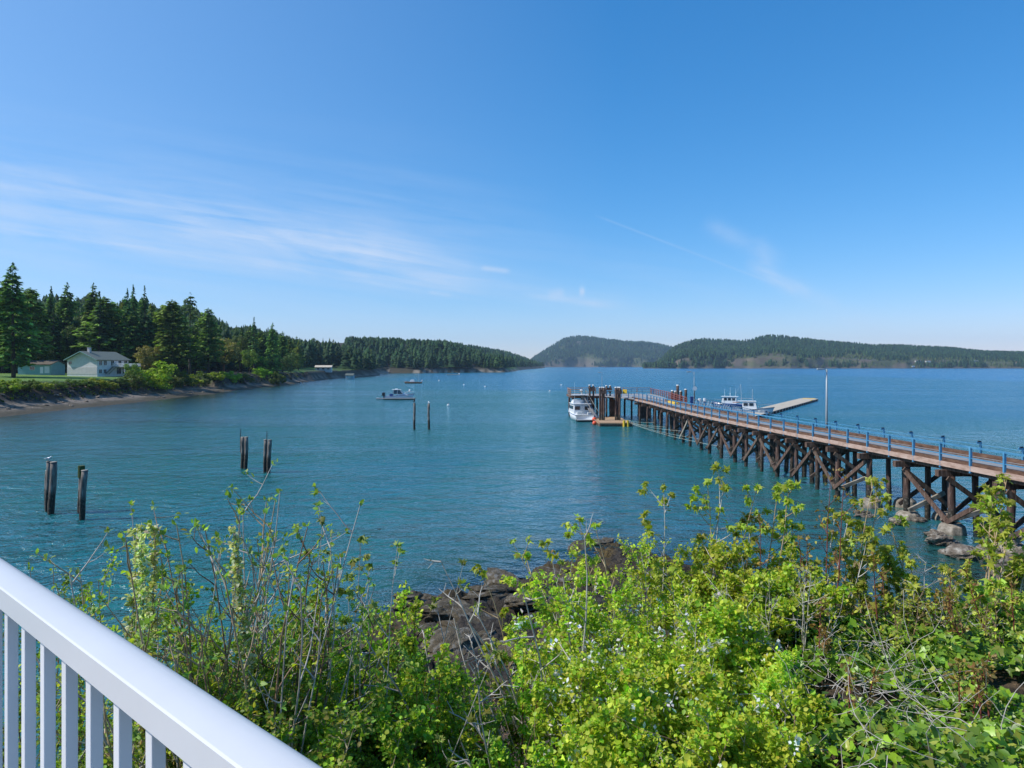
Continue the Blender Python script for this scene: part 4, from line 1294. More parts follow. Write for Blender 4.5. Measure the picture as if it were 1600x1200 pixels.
# D: runabout behind the low raft on the left
rw = W(618, 624.5, 0)
Lr = 60 * rw.y / F
t = thing('moored_raft', 'long low grey raft float with dark sides moored in the bay', 'raft', (rw.x, rw.y + .6, 0), math.radians(3))
MB().box((0, 0, .3), (Lr, 2.2, .22)).build('deck', M['plank'], t, bevel=.04)
MB().box((Lr * .1, 0, .05), (Lr * .76, 1.9, .34)).build('float_log', M['dark_timber'], t)
MB().box((-Lr * .47, -.3, .46), (.7, 1.2, .12)).build('white_mat', M['white'], t)
t = thing('white_runabout', 'white runabout with windshield, hardtop and black outboard tied behind the raft', 'motorboat', (rw.x + .2, rw.y + 3.4, 0), math.radians(4))
hull(MB(), 7.4, 2.5, .85, 1.55, .35, .9).build('hull', M['white'], t, True)
rubrail(MB(), 7.4, 2.5, .85, 1.55, .9).build('rub_rail', M['navy'], t)
cabin_prism(MB(), -.1, 3.0, 1.9, 1.3, 1.05, 1.75, 1.6, .1).build('cuddy', M['white'], t, bevel=.05)
wsb = cabin_prism(MB(), -1.3, 1.4, 2.0, 1.7, 1.5, 2.55, .9, .05).build('windshield', M['glass'], t)
mb = MB()
for s_ in (-1, 1):
    for x_ in (-1.3, -.2): MB().tube([(x_, s_ * 1.0, 1.5), (x_ + .04, s_ * .9, 2.62)], .04, 6).build('hardtop_post', M['white'], t)
    MB().tube([(1.4, s_ * 1.0, 1.52), (.5, s_ * .87, 2.6)], .045, 6).build('hardtop_post', M['white'], t)
    mb.tube([(1.8, s_ * .95, 1.4), (2.0, s_ * .9, 1.95), (3.6, s_ * .35, 2.1), (4.4, 0, 2.15)], .03, 5)
mb.build('bow_rail', M['white'], t)
MB().box((-.45, 0, 2.68), (2.5, 2.0, .14)).box((-.5, 0, 2.85), (.7, .8, .22)).build('hardtop', M['white'], t, bevel=.05)
MB().box((-1.9, 0, 1.2), (1.0, 1.8, .6)).build('seat', M['navy'], t, bevel=.06)
outboard(t, -3.85, 0, .75, M['black'], 1.7)
MB().ball((3.2, .2, 2.35), (.3, .3, .38), 10, 8).build('bow_fender', M['white'], t, True)

# E: dark skiff farther out
rw = W(646, 599, 0); Ls = 26 * rw.y / F
t = thing('dark_skiff', 'small dark hulled boat with white cover, far out beyond the runabout', 'boat', (rw.x, rw.y, 0), math.radians(183))
hull(MB(), Ls, 2.6, .7, 1.0, .3).build('hull', M['dark_timber'], t, True)
cabin_prism(MB(), -.6, 1.9, 2.0, 1.5, .8, 1.95, .6, .3).build('cover', M['white'], t, bevel=.1)
outboard(t, -Ls / 2 + .1, .3, .6, M['white'], 1.8)
mb = MB(); mb.tube([(-Ls * .3, 0, .7), (-Ls * .3, 0, 5.4)], .05, 5); mb.build('mast', M['cable'], t)
# F: farther raft
rw = W(708, 585.8, 0)
t = thing('far_raft', 'thin pale swim raft near the far beach of the inlet', 'raft', (rw.x, rw.y, 0), 0)
MB().box((0, 0, .35), (21 * rw.y / F, 3, .3)).build('deck', M['float_pale'], t)
MB().box((0, 0, .1), (19 * rw.y / F, 2.6, .3)).build('float_log', M['dark_timber'], t)
MB().ball((19 * rw.y / F / 2, 0, 1.1), (.6, .6, .6)).build('marker', M['white'], t)

for i, (a, b, s_, lab) in enumerate([(700.5, 634, .42, 'large white mooring buoy right of the two slim pilings'), (686, 595, .6, 'white buoy beyond the dark skiff, nearest to the far point'),
                                (725, 601.5, .5, 'white buoy in open water, left one of the middle pair'), (758, 604.5, .5, 'white buoy in open water, right one of the middle pair'),
                                (877, 602, .5, 'white buoy up left of the pier head'), (859, 611.5, .4, 'small whitish buoy left of the pier head'),
                                (470, 599, .5, 'small white buoy close to the left shore'), (975, 609, .35, 'white buoy showing just past the pier head')]):
    p = W(a, b, 0)
    s_ *= .8
    t = thing('mooring_buoy', lab, 'buoy', p, 0, 'mooring buoys in the bay')
    MB().ball((0, 0, s_ * .35), (s_, s_, s_ * .85), 14, 9).build('float', M['white'], t, True)
    MB().tube([(0, 0, s_ * .9), (0, 0, s_ * 1.45)], .06, 6).build('ring', M['orange'] if i in (0, 5) else M['navy'], t)

# ================================================================== pilings standing in the bay
rp = random.Random(12)


def piling_mesh(h, r0, seed, lean=(0, 0), depth=2.5):
    rr = random.Random(seed); mb = MB(); n = 12; pts = []; rs = []
    for i in range(n):
        t = i / (n - 1); z = -depth + (h + depth) * t
        pts.append((lean[0] * (z - h) + .02 * math.sin(t * 9 + seed), lean[1] * (z - h) + .02 * math.cos(t * 7 + seed), z))
        rs.append(.9 * r0 * (1.06 - .1 * t) * (1 + rr.uniform(-.05, .05)) * (.93 if .28 < t < .5 else 1))
    mb.tube(pts, rs, 12)
    return mb


def pile_mat():
    """weathered above, black and weedy at the waterline"""
    m, nt, b = newmat('tidal pile timber'); L = nt.links.new
    tc = N(nt, 'ShaderNodeTexCoord'); mp = N(nt, 'ShaderNodeMapping'); mp.inputs['Scale'].default_value = (5, 5, .8)
    L(tc.outputs['Object'], mp.inputs[0])
    n1 = N(nt, 'ShaderNodeTexNoise', i_Scale=1.5, i_Detail=7, i_Roughness=.65); L(mp.outputs[0], n1.inputs['Vector'])
    r = ramp(nt, [(.3, (.05, .042, .036)), (.5, (.15, .125, .105)), (.7, (.3, .27, .235))]); L(n1.outputs['Fac'], r.inputs['Fac'])
    n2 = N(nt, 'ShaderNodeTexNoise', i_Scale=5, i_Detail=6, i_Roughness=.7); L(tc.outputs['Object'], n2.inputs['Vector'])
    r2 = ramp(nt, [(.35, (.008, .008, .006)), (.55, (.03, .026, .018)), (.68, (.2, .18, .15))]); L(n2.outputs['Fac'], r2.inputs['Fac'])
    g = N(nt, 'ShaderNodeNewGeometry'); sp = N(nt, 'ShaderNodeSeparateXYZ'); L(g.outputs['Position'], sp.inputs[0])
    ad = N(nt, 'ShaderNodeMath', operation='MULTIPLY_ADD'); L(n2.outputs['Fac'], ad.inputs[0]); ad.inputs[1].default_value = -1.2; L(sp.outputs['Z'], ad.inputs[2])
    mr = N(nt, 'ShaderNodeMapRange', interpolation_type='SMOOTHSTEP'); mr.inputs['From Min'].default_value = .55; mr.inputs['From Max'].default_value = 1.0
    L(ad.outputs[0], mr.inputs['Value'])
    mx = N(nt, 'ShaderNodeMix', data_type='RGBA'); L(mr.outputs[0], mx.inputs[0]); L(r2.outputs[0], mx.inputs[6]); L(r.outputs[0], mx.inputs[7])
    L(mx.outputs[2], b.inputs['Base Color']); b.inputs['Roughness'].default_value = .85
    bp = N(nt, 'ShaderNodeBump', i_Strength=.8, i_Distance=.04); L(n1.outputs['Fac'], bp.inputs['Height']); L(bp.outputs[0], b.inputs['Normal'])
    return m


M['tidal'] = pile_mat()
M['moss'] = noisemat('mossy pile top', (.03, .05, .015), (.09, .12, .03), 5, .95, .8)
for (px, pyb, top_py, r0, lean, lab) in [
    (82, 803, 722, .22, (.045, 0), 'thickest near left piling with broad flat top, front of its pair'),
    (75.5, 799, 721, .17, (.02, 0), 'tall slim piling with a gull on top, behind the thickest near left piling'),
    (73, 795, 735, .13, (.03, 0), 'short thin piling at the left side of the near left cluster'),
    (130, 812, 735, .2, (.06, 0), 'leaning front piling of the near right cluster with pale cut top'),
    (126.5, 800, 728, .19, (.02, 0), 'mossy topped piling behind the leaning near piling'),
    (379, 732, 683, .19, (.02, 0), 'left piling of the middle distance pair nearer the shore'),
    (384.5, 732.5, 683, .19, (.02, 0), 'right piling of the middle distance pair nearer the shore'),
    (414.5, 738, 687, .17, (.01, 0), 'left piling of the second middle distance pair'),
    (420.5, 738.5, 687.5, .2, (.03, 0), 'right piling of the second middle distance pair'),
    (647.5, 671, 630, .2, (0, 0), 'slim dark piling with a black cormorant on top'),
    (670, 671, 631.5, .2, (0, 0), 'slim pale piling with a small gull on top')]:
    p = W(px, pyb, 0); h = H - (top_py - HY) * p.y / F
    t = thing('water_piling', lab, 'piling', (p.x + lean[0] * h * .5, p.y, 0), 0, 'old wooden pilings standing in the bay')
    piling_mesh(h, r0, int(px), lean).build('timber', M['tidal'], t, True)
    if 'mossy' in lab: MB().tube([(0.0, 0, h - .75), (0, 0, h + .02)], [r0 * 1.07, r0 * 1.05], 12).build('moss_cap', M['moss'], t)
    else: MB().tube([(0, 0, h - .01), (0, 0, h + .025)], [r0 * .98, r0 * .86], 12).build('cut_top', M['grey_timber'], t)
    if px in (379, 420.5):
        MB().tube([(-r0 * 1.2, 0, h * .5), (-r0 * 1.2, 0, h + .75)], .03, 5).build('iron_rod', M['black'], t)


def bird(name, label, cat, p, s, body, head, rz, up=False):
    t = thing(name, label, cat, p, rz)
    mb = MB()
    if up:
        mb.tube([(-.14 * s, 0, .12 * s), (-.04 * s, 0, .2 * s), (.0, 0, .36 * s), (.02 * s, 0, .5 * s), (.03 * s, 0, .6 * s), (.08 * s, 0, .68 * s), (.13 * s, 0, .69 * s)], [.02 * s, .09 * s, .11 * s, .07 * s, .035 * s, .045 * s, .02 * s], 8)
    else:
        mb.tube([(-.27 * s, 0, .2 * s), (-.15 * s, 0, .22 * s), (0, 0, .24 * s), (.12 * s, 0, .27 * s), (.19 * s, 0, .36 * s), (.24 * s, 0, .39 * s), (.3 * s, 0, .38 * s)], [.015 * s, .06 * s, .1 * s, .09 * s, .05 * s, .05 * s, .02 * s], 8)
    mb.build('body', head, t, True)
    wg = MB()
    for q in (-1, 1):
        if up: wg.tube([(-.18 * s, q * .05 * s, .08 * s), (-.05 * s, q * .1 * s, .25 * s), (0, q * .09 * s, .42 * s)], [.02 * s, .04 * s, .02 * s], 6)
        else: wg.tube([(-.36 * s, q * .04 * s, .2 * s), (-.1 * s, q * .09 * s, .26 * s), (.1 * s, q * .08 * s, .28 * s)], [.01 * s, .05 * s, .02 * s], 6)
    wg.build('wing', body, t, True)
    mb = MB(); 
    if up: mb.tube([(.13 * s, 0, .69 * s), (.24 * s, 0, .68 * s)], [.018 * s, .006 * s], 6)
    else: mb.tube([(.29 * s, 0, .38 * s), (.37 * s, 0, .36 * s)], [.018 * s, .006 * s], 6)
    mb.build('beak', M['yellow'], t)
    mb = MB()
    for q in (-.04, .04): mb.tube([(0, q * s, 0), (0, q * s, .18 * s)], .01 * s, 5)
    mb.build('legs' if False else 'leg', M['orange'], t)
    return t


gullg = plain('gull grey wing', (.35, .37, .4), .7)
pp = W(75.5, 799, 0)
bird('gull', 'gull perched on the tall slim piling at the near left', 'gull', (pp.x, pp.y, H - (721 - HY) * pp.y / F), .8, gullg, M['white'], 0)
pp = W(647.5, 671, 0)
bird('cormorant', 'black cormorant perched upright on the slim dark piling', 'cormorant', (pp.x, pp.y, H - (630 - HY) * pp.y / F + .02), 1.1, M['black'], M['black'], 0, True)
pp = W(670, 671, 0)
bird('gull', 'small gull resting on the slim pale piling', 'gull', (pp.x, pp.y, H - (631.5 - HY) * pp.y / F + .02), 1.0, gullg, M['white'], 2)
# ================================================================== pier
PD = 4.15                                  # deck level
def EX(y): return (24.95 - .112 * (y - 34) + .0018 * max(0, y - 60) ** 2) if y < 100 else 20.44 - .05 * (y - 100)       # near edge
PW = 3.3
pier = thing('pier', 'long timber trestle pier with blue railings running out to its head', 'pier', (0, 0, 0))
ysn = [14 + 2.2 * i for i in range(int((110 - 14) / 2.2) + 1)]
hd0, hd1 = 120.5, 129.0                      # pier head, near and far edge
HXL, HXR = 10.4, 26.3


def strip(name, mat, offs_a, offs_b, z0, z1, y0=14.0, y1=118.0, step=4.0):
    mb = MB(); n = int((y1 - y0) / step) + 1; vs = []
    yy = [y0 + (y1 - y0) * i / (n - 1) for i in range(n)]
    for y in yy:
        x = EX(y); vs += [(x + offs_a, y, z0), (x + offs_b, y, z0), (x + offs_b, y, z1), (x + offs_a, y, z1)]
    fs = [(0, 1, 2, 3), tuple(reversed(range(4 * n - 4, 4 * n)))]
    for i in range(n - 1):
        a = i * 4
        for k in range(4): fs.append((a + k, a + 4 + k, a + 4 + (k + 1) % 4, a + (k + 1) % 4))
    mb.add(vs, fs)
    return mb.build(name, mat, pier)


strip('deck', M['plank'], .3, PW - .2, PD - .12, PD)
strip('kerb', M['kerb'], .02, .26, PD - .13, PD + .13, 14, 113)
strip('kerb', M['kerb'], PW - .3, PW - .02, PD - .13, PD + .2, 14, 104)
strip('wheel_plank', M['pile_timber'], 2.35, 2.5, PD + .003, PD + .05, 14, 112)
strip('fascia', M['fascia'], -.08, .015, PD - .34, PD - .06, 14, 119)
for o_ in (.12, .9, 1.7, 2.5, 3.2): strip('stringer', M['dark_timber'], o_, o_ + .16, PD - .55, PD - .125, 14, 118)
MB().box(((HXL + HXR) / 2, (hd0 + hd1) / 2, PD - .065), (HXR - HXL, hd1 - hd0, .13)).build('head_deck', M['plank'], pier)
MB().box(((HXL + HXR) / 2, hd0 - .06, PD - .2), (HXR - HXL, .12, .34)).box((HXL - .06, (hd0 + hd1) / 2, PD - .2), (.12, hd1 - hd0, .34)).build('head_fascia', M['dark_timber'], pier)
MB().prism([(16.0, 120.45), (19.7, 110.5), (21.0, 110.5), (21.0, 120.45)], PD - .14, PD - .005, 'z').build('corner_deck', M['plank'], pier)
MB().prism([(22.0, 100), (24.0, 100), (26.1, 120.45), (22.0, 120.45)], PD - .14, PD - .006, 'z').build('corner_deck', M['plank'], pier)

piles_n = 0
rq = random.Random(8)


def add_pile(x, y, top, r0=.19, lean=(0, 0)):
    global piles_n
    lean = (rq.uniform(-.035, .035), rq.uniform(-.03, .03)) if y < 100 else lean
    piling_mesh(top, r0 * rq.uniform(.85, 1.15), piles_n, lean, 2.2).build('piling', M['tidal_brown'], pier, True, loc=(x, y, 0)); piles_n += 1


def pm():
    m = M['tidal'].copy(); m.name = 'creosoted tidal pile'
    for n in m.node_tree.nodes:
        if n.type == 'VALTORGB' and abs(n.color_ramp.elements[0].color[0] - .05) < .01:
            for e, c in zip(n.color_ramp.elements, ((.022, .012, .01), (.075, .04, .03), (.2, .14, .11))): e.color = (*c, 1)
    return m


M['tidal_brown'] = pm()
bents = [27.6, 31.1, 34.7, 38.7, 42.3, 45.9, 49.6, 52.4, 55.4, 58.3, 61.2, 64.2, 67.2, 70.4, 73.6, 76.9, 80.3, 83.8, 87.5, 91.4, 95.6, 100.0, 104.6, 109.4]
for i, y in enumerate(bents):
    x = EX(y)
    cap = MB().box((x + PW / 2, y, PD - .74), (PW + .7, .34, .36)); cap.build('cap_beam', M['dark_timber'], pier)
    for o_ in ((.55, PW - .55) if i > 11 else (.5, 1.75, PW - .5)):
        add_pile(x + o_ + rq.uniform(-.08, .08), y + rq.uniform(-.05, .05), PD - .93, .2)
    if i < 19:
        if rq.random() < .08 and i > 3: continue
        j1, j2 = rq.uniform(-.25, .35), rq.uniform(-.2, .5)
        a = MB(); a.beam((x + .1, y - .24, PD - 1.0), (x + PW - .1, y - .24, .75 + j1), .1, .26); a.build('brace', M['pile_timber'], pier)
        a = MB(); a.beam((x + .1, y + .24, .7 + j2), (x + PW - .1, y + .24, PD - 1.0), .1, .24); a.build('brace', M['pile_timber'], pier)
    if i < 18 and i > 0:
        y2 = bents[i - 1]; x2 = EX(y2)
        a = MB()
        if i % 3 == 1: a.beam((x2 + .2, y2, .7), (x + .2, y, PD - 1.05), .12, .24)
        else: a.beam((x2 + .2, y2, PD - 1.05), (x + .2, y, .6), .12, .24)
        a.build('brace', M[rq.choice(['dark_timber', 'pile_timber', 'dark_timber', 'grey_timber'])], pier)
    if i < 7:
        bx = MB(); bx.beam((x + .3, y - .45, .62 + .25 * (i % 2)), (x + PW * .75, y - .45, 1.5 + .2 * (i % 3)), .16, .24)
        bx.build('low_brace', M['grey_timber'], pier)
for i, y in enumerate(bents[:6]):
    x = EX(y)
    for o_ in (.5, PW - .5):
        mb = MB(); mb.tube([(0, 0, -2), (0, 0, .1), (.02, 0, .34 + .1 * (i % 2)), (0, 0, .5 + .1 * (i % 2))], [.8, .74, .66, .42], 9)
        mb.build('footing', M['concrete'], pier, loc=(x + o_, y, 0), bevel=.05)
# head piles
for x in (10.8, 13.4, 16.0, 18.6, 21.2, 23.8, 26.0):
    for y in (hd0 + .5, hd1 - .5):
        if piles_n < 99: add_pile(x, y, PD - .14, .2)
MB().box(((HXL + HXR) / 2, hd0 + .5, PD - .31), (HXR - HXL - .3, .3, .32)).build('head_cap_beam', M['dark_timber'], pier)
MB().box(((HXL + HXR) / 2, hd1 - .5, PD - .31), (HXR - HXL - .3, .3, .32)).build('head_cap_beam', M['dark_timber'], pier)


# dark fender wall planks hanging under the head
for x0, x1 in ((12.2, 14.6), (17.2, 18.6), (22.4, 24.6)):
    MB().box(((x0 + x1) / 2, hd0 + .25, 2.0), (x1 - x0, .1, 3.9)).build('fender_planks', M['dark_timber'], pier)


def rail(pts, mat, post_z=1.12, every=2.2, post=.11, rails=(.98, .42), rr_=.05, flat=True, cap=False):
    """railing along a polyline at deck level: posts and rails as parts of the pier"""
    for h_ in rails:
        mb = MB()
        for a, b in zip(pts[:-1], pts[1:]):
            mb.beam((a[0], a[1], PD + h_), (b[0], b[1], PD + h_), rr_ * 1.9, rr_ * 1.6 if h_ == rails[0] else rr_ * .9)
        mb.build('top_rail' if h_ == rails[0] else 'mid_rail', mat, pier)
    acc = 0; last = None
    for a, b in zip(pts[:-1], pts[1:]):
        d = math.dist(a, b); t_ = 0
        while acc <= d:
            u_ = acc / d; x = a[0] + (b[0] - a[0]) * u_; y = a[1] + (b[1] - a[1]) * u_
            mb = MB().box((x, y, PD + post_z / 2 - .22), (post, post, post_z + .44))
            if cap: mb.box((x - .1, y, PD + post_z + .02), (.3, .07, .1))
            o = mb.build('railing_post', mat, pier)
            if cap:
                MB().box((x - .08, y, PD + post_z + .1), (.16, .08, .06)).build('post_cap', M['black'], o)
            acc += every
        acc -= d


near = [(EX(y) - .02, y) for y in [17 + 2.2 * i for i in range(40)]]
far = [(EX(y) + PW - .08, y) for y in [17 + 2.9 * i for i in range(26)]]
rail([p for p in near], M['blue_rail'], .98, 2.2, .115, rails=(.95, .36))
rail([p for p in far], M['blue_rail'], .8, 2.9, .09, rails=(.7, .38), rr_=.016, cap=True)
rail([near[-1], (19.9, 109), (19.0, 113), (16.0, hd0)], M['blue_rail'], 1.1, 2.4, .11)
rail([(EX(92) + PW - .05, 92), (24.6, 103.5), (25.6, 112), (26.2, hd1)], M['red_rail'], 1.05, 1.8, .1, rails=(1.02, .7, .38), rr_=.035)
rail([(26.2, hd1), (HXL, hd1), (HXL, hd0), (12.0, hd0)], M['orange_rail'], 1.15, 2.6, .13, rails=(1.12, .75, .4))
rail([(20, hd1 - 3), (26, hd1 - 3)], M['blue_rail'], 1.0, 2.0, .1)
MB().box((22.7, 96.5, PD + .1), (.5, 5.5, .24), rz=-.05).build('yellow_kerb', M['yellow'], pier)
MB().box((18.6, 112.6, PD + 1.05), (.1, .7, .7), rz=1.1).build('yellow_board', M['yellow'], pier)
for (px, Y) in ((893, 121), (896, 124)):
    pass

# ------------------------------------------------------------------ float by the head with its guide piles
fx0, fx1, fy0, fy1 = 13.6, 18.8, 106.2, 120.0
t = thing('boarding_float', 'brown planked boarding float below the pier head among tall guide piles', 'float', ((fx0 + fx1) / 2, (fy0 + fy1) / 2, 0))
MB().box((0, 0, .42), (fx1 - fx0, fy1 - fy0, .14)).build('deck', M['float_deck'], t, bevel=.03)
MB().box((0, 0, .12), (fx1 - fx0 - .1, fy1 - fy0 - .1, .45)).build('pontoon', M['dark_timber'], t)
mb = MB(); mb.box((0, -(fy1 - fy0) / 2 + .1, .53), (fx1 - fx0, .18, .1)).box((-(fx1 - fx0) / 2 + .1, 0, .53), (.16, fy1 - fy0 - .4, .1))
mb.build('toe_rail', M['orange_rail'], t)
mb = MB()
for x_ in (1.2, 1.8): mb.tube([(x_, -(fy1 - fy0) / 2 - .16, -.2), (x_, -(fy1 - fy0) / 2 - .16, .95)], .2, 10)
mb.build('yellow_fender', M['yellow'], t)
MB().tube([(2.2, -5.4, .1), (2.2, -5.4, .8)], .32, 10).build('corner_bumper', M['offwhite'], t)
names_ = ['left front', 'right front', 'left rear', 'middle rear']
for gi, (cx_, cy_, n_, top_) in enumerate([(14.9, 112.3, 3, 5.85), (17.5, 112.3, 3, 5.85), (14.0, 120.0, 2, 6.0), (16.9, 119.6, 2, 5.9)]):
    g_ = thing('guide_pile_cluster', f'{names_[gi]} cluster of tall dark guide piles bolted with timber blocks at the boarding float', 'pile cluster', (cx_, cy_, 0), 0, 'tall pile clusters at the boarding float')
    offs = [(-.42, 0), (.2, -.12), (.0, .55)] if n_ == 3 else [(-.35, 0), (.3, .1)]
    for (a_, b_) in offs:
        o = piling_mesh(top_ + rq.uniform(-.1, .1), .19, gi * 5 + int(a_ * 10)).build('piling', M['tidal_brown'], g_, True, loc=(a_, b_, 0))
    MB().box((0, -.33, top_ - .75), (1.1, .2, .5)).box((0, .25, top_ - .45), (1.15, .2, .3)).build('timber_block', M['dark_timber'], g_)
    mb = MB()
    for (a_, b_) in offs: mb.tube([(a_, b_, top_ - .02), (a_, b_, top_ + .13)], [.23, .17], 10)
    mb.build('pile_cap', M['offwhite'], g_)
# ramp from head to float
t = thing('gangway', 'narrow timber ramp leading from pier head down to boarding float', 'gangway', (0, 0, 0))
mb = MB(); mb.beam((12.5, 120.6, PD + .05), (14.2, 115.6, .6), .95, .1); mb.build('walkway', M['plank'], t)
mb = MB()
for s_ in (-.5, .5):
    mb.beam((12.5 + s_, 120.6, PD + 1.0), (14.2 + s_, 115.6, 1.55), .06, .06)
    for u_ in (0, .25, .5, .75, 1): mb.box((12.5 + s_ + 1.7 * u_, 120.6 - 5.0 * u_, PD + .5 - 3.55 * u_), (.06, .06, 1.0))
mb.build('handrail', M['grey_timber'], t)

# mooring lines from the float to the trestle
ends = [(bents[21], .6), (bents[19], .7), (bents[17], .9), (bents[15], .7), (bents[13], .6)]
for i, (yb, zb) in enumerate(ends):
    a = Vector((18.1, 119.5 - i * 2.5, .55)); b = Vector((EX(yb) + .35, yb, zb + .55)); pts = []
    for k in range(13):
        u_ = k / 12; p = a.lerp(b, u_); p.z -= .35 * math.sin(math.pi * u_); p.z = max(p.z, .15); pts.append(p)
    MBo = MB().tube(pts, .013, 5).build('mooring_rope', M['rope'])
    tag(MBo, 'pale mooring rope from the boarding float to the pier piles, ' + ['farthest of five', 'second farthest of five', 'middle of five', 'second nearest of five', 'nearest of five'][i], 'rope', 'mooring ropes between float and pier')

# pile dolphins on the far side of the pier near the bend
for gi, (px, Y, tops) in enumerate([(1055.5, 108.5, (611, 612)), (1064, 105, (602.5, 612, 609))]):
    X_ = (px - 800) * Y / F
    g_ = thing('dolphin', ['low pair of dark piles with white caps behind the red railing', 'dark pile dolphin with one tall pile behind the red railing'][gi], 'dolphin', (X_, Y, 0))
    for k, tp in enumerate(tops):
        piling_mesh(H - (tp - HY) * Y / F, .24, k + 40).build('piling', M['tidal_brown'], g_, True, loc=((k - .8) * .62, (k % 2) * .5, 0))
        hh_ = H - (tp - HY) * Y / F
        MB().tube([((k - .8) * .62, (k % 2) * .5, hh_), ((k - .8) * .62, (k % 2) * .5, hh_ + .14)], [.26, .2], 10).build('pile_cap', M['offwhite'], g_)


def lamp_post(x, y, top, label, arm=(-1, 0), r0=.09, arm_l=.9, z0=0.0, double=False):
    t = thing('lamp_post', label, 'lamp post', (x, y, z0))
    hgt = top - z0
    MB().tube([(0, 0, 0), (0, 0, hgt * .5), (0, 0, hgt)], [r0, r0 * .8, r0 * .5], 10).build('pole', M['steel_grey'], t, True)
    MB().tube([(0, 0, hgt - .15), (arm[0] * arm_l * .6, 0, hgt + .02), (arm[0] * arm_l, 0, hgt + .02)], r0 * .35, 6).build('arm', M['steel_grey'], t)
    MB().box((arm[0] * (arm_l + .2), 0, hgt), (.5, .22, .13)).build('lamp_head', M['steel_grey'], t, bevel=.03)
    MB().box((0, 0, .25), (.3, .3, .5)).build('base', M['steel_grey'], t)
    return t


M['steel_grey'] = plain('galvanised lamp steel', (.33, .36, .37), .5, .2)
y_ = 56.4
lamp_post(EX(y_) + PW + .25, y_, 9.2, 'tall grey lamp post on the far side of the pier, nearest one', r0=.11, arm_l=.35, z0=PD - 1.0)
y_ = 90.0
lamp_post(24.0, y_, 8.65, 'thin lamp post behind the round white dish at the middle of the pier', r0=.06, arm_l=.5, z0=PD - .3)
lamp_post(16.9, 128.3, 8.2, 'very thin distant lamp post on the pier head', r0=.05, arm_l=.3, z0=PD)
t = thing('antenna_dish', 'round white dish on dark post beside the thin pier lamp', 'dish', (23.85, 89.2, PD))
MB().tube([(0, 0, -.4), (0, 0, 2.2)], .05, 8).build('post', M['black'], t)
mb = MB(); mb.tube([(0, -.16, 2.35), (0, -.12, 2.35), (0, 0, 2.35)], [.28, .27, .08], 20); mb.build('dish', M['white'], t)
MB().box((-.35, .1, .55), (.4, .4, 1.5)).build('cabinet', M['navy'], t, bevel=.03)
t = thing('electric_cabinet', 'narrow white cabinet on the pier under the thin lamp', 'cabinet', (24.2, 88.0, PD))
MB().box((0, 0, .55), (.3, .35, 1.1)).build('body', M['white'], t, bevel=.03)
MB().box((0, -.19, .6), (.22, .03, .8)).build('door', M['offwhite'], t)

# ------------------------------------------------------------------ marina float at right
dv = Vector((.53, .848, 0)).normalized(); nv = Vector((.848, -.53, 0))
o0 = Vector((41.5, 118.5, 0)); Ln = 78; wd_ = 4.6
t = thing('marina_float', 'long pale concrete marina float with tyre fenders right of the fishing boat', 'float', o0 - nv * wd_ / 2, math.atan2(dv.y, dv.x))
MB().box((Ln / 2, 0, .42), (Ln, wd_, .16)).build('deck', M['float_pale'], t, bevel=.03)
MB().box((Ln / 2, 0, .08), (Ln - .2, wd_ - .2, .5)).build('pontoon', M['dark_timber'], t)
mb = MB()
for i in range(24): mb.box((1.5 + i * 3.2, -wd_ / 2 - .1, .28), (1.5, .18, .42))
mb.build('side_bumper', M['black'], t)
MB().box((Ln * .86, -wd_ / 2 + .12, .56), (2.2, .24, .14)).box((Ln - .3, 0, .56), (.3, wd_ * .7, .12)).build('yellow_kerb', M['yellow'], t)
g0 = Vector((EX(84) + PW, 86, PD)); g1 = Vector((41.2, 118.2, .7))
t = thing('marina_gangway', 'long railed gangway dropping from the pier to the marina float', 'gangway', g0)
q = g1 - g0
MB().beam((0, 0, 0), q, 1.5, .12).build('walkway', M['plank'], t)
sv = Vector((q.y, -q.x, 0)).normalized() * .75
mb = MB()
for s_ in (-1, 1):
    mb.beam(sv * s_ + Vector((0, 0, 1.1)), q + sv * s_ + Vector((0, 0, 1.1)), .07, .07)
    mb.beam(sv * s_ + Vector((0, 0, .15)), q + sv * s_ + Vector((0, 0, .15)), .07, .07)
    n_ = 22
    for i in range(n_ + 1):
        p = q * (i / n_) + sv * s_; mb.box((p.x, p.y, p.z + .6), (.06, .06, 1.0))
        if i < n_:
            p2 = q * ((i + 1) / n_) + sv * s_; mb.beam((p.x, p.y, p.z + .15), (p2.x, p2.y, p2.z + 1.1), .04, .04)
mb.build('truss_rail', M['cable'], t)
# pale mooring posts beside the pier end of the gangway
for i, (px, Y) in enumerate([(1094, 88), (1101, 92)]):
    X_ = (px - 800) * Y / F
    t = thing('white_bollard', ['white capped post left of the gangway head', 'white capped post at the gangway head'][i], 'post', (X_, Y, 0))
    piling_mesh(4.9, .14, 70 + i).build('timber', M['tidal'], t, True)
    MB().tube([(0, 0, 4.6), (0, 0, 5.1)], .19, 10).build('cap', M['white'], t)

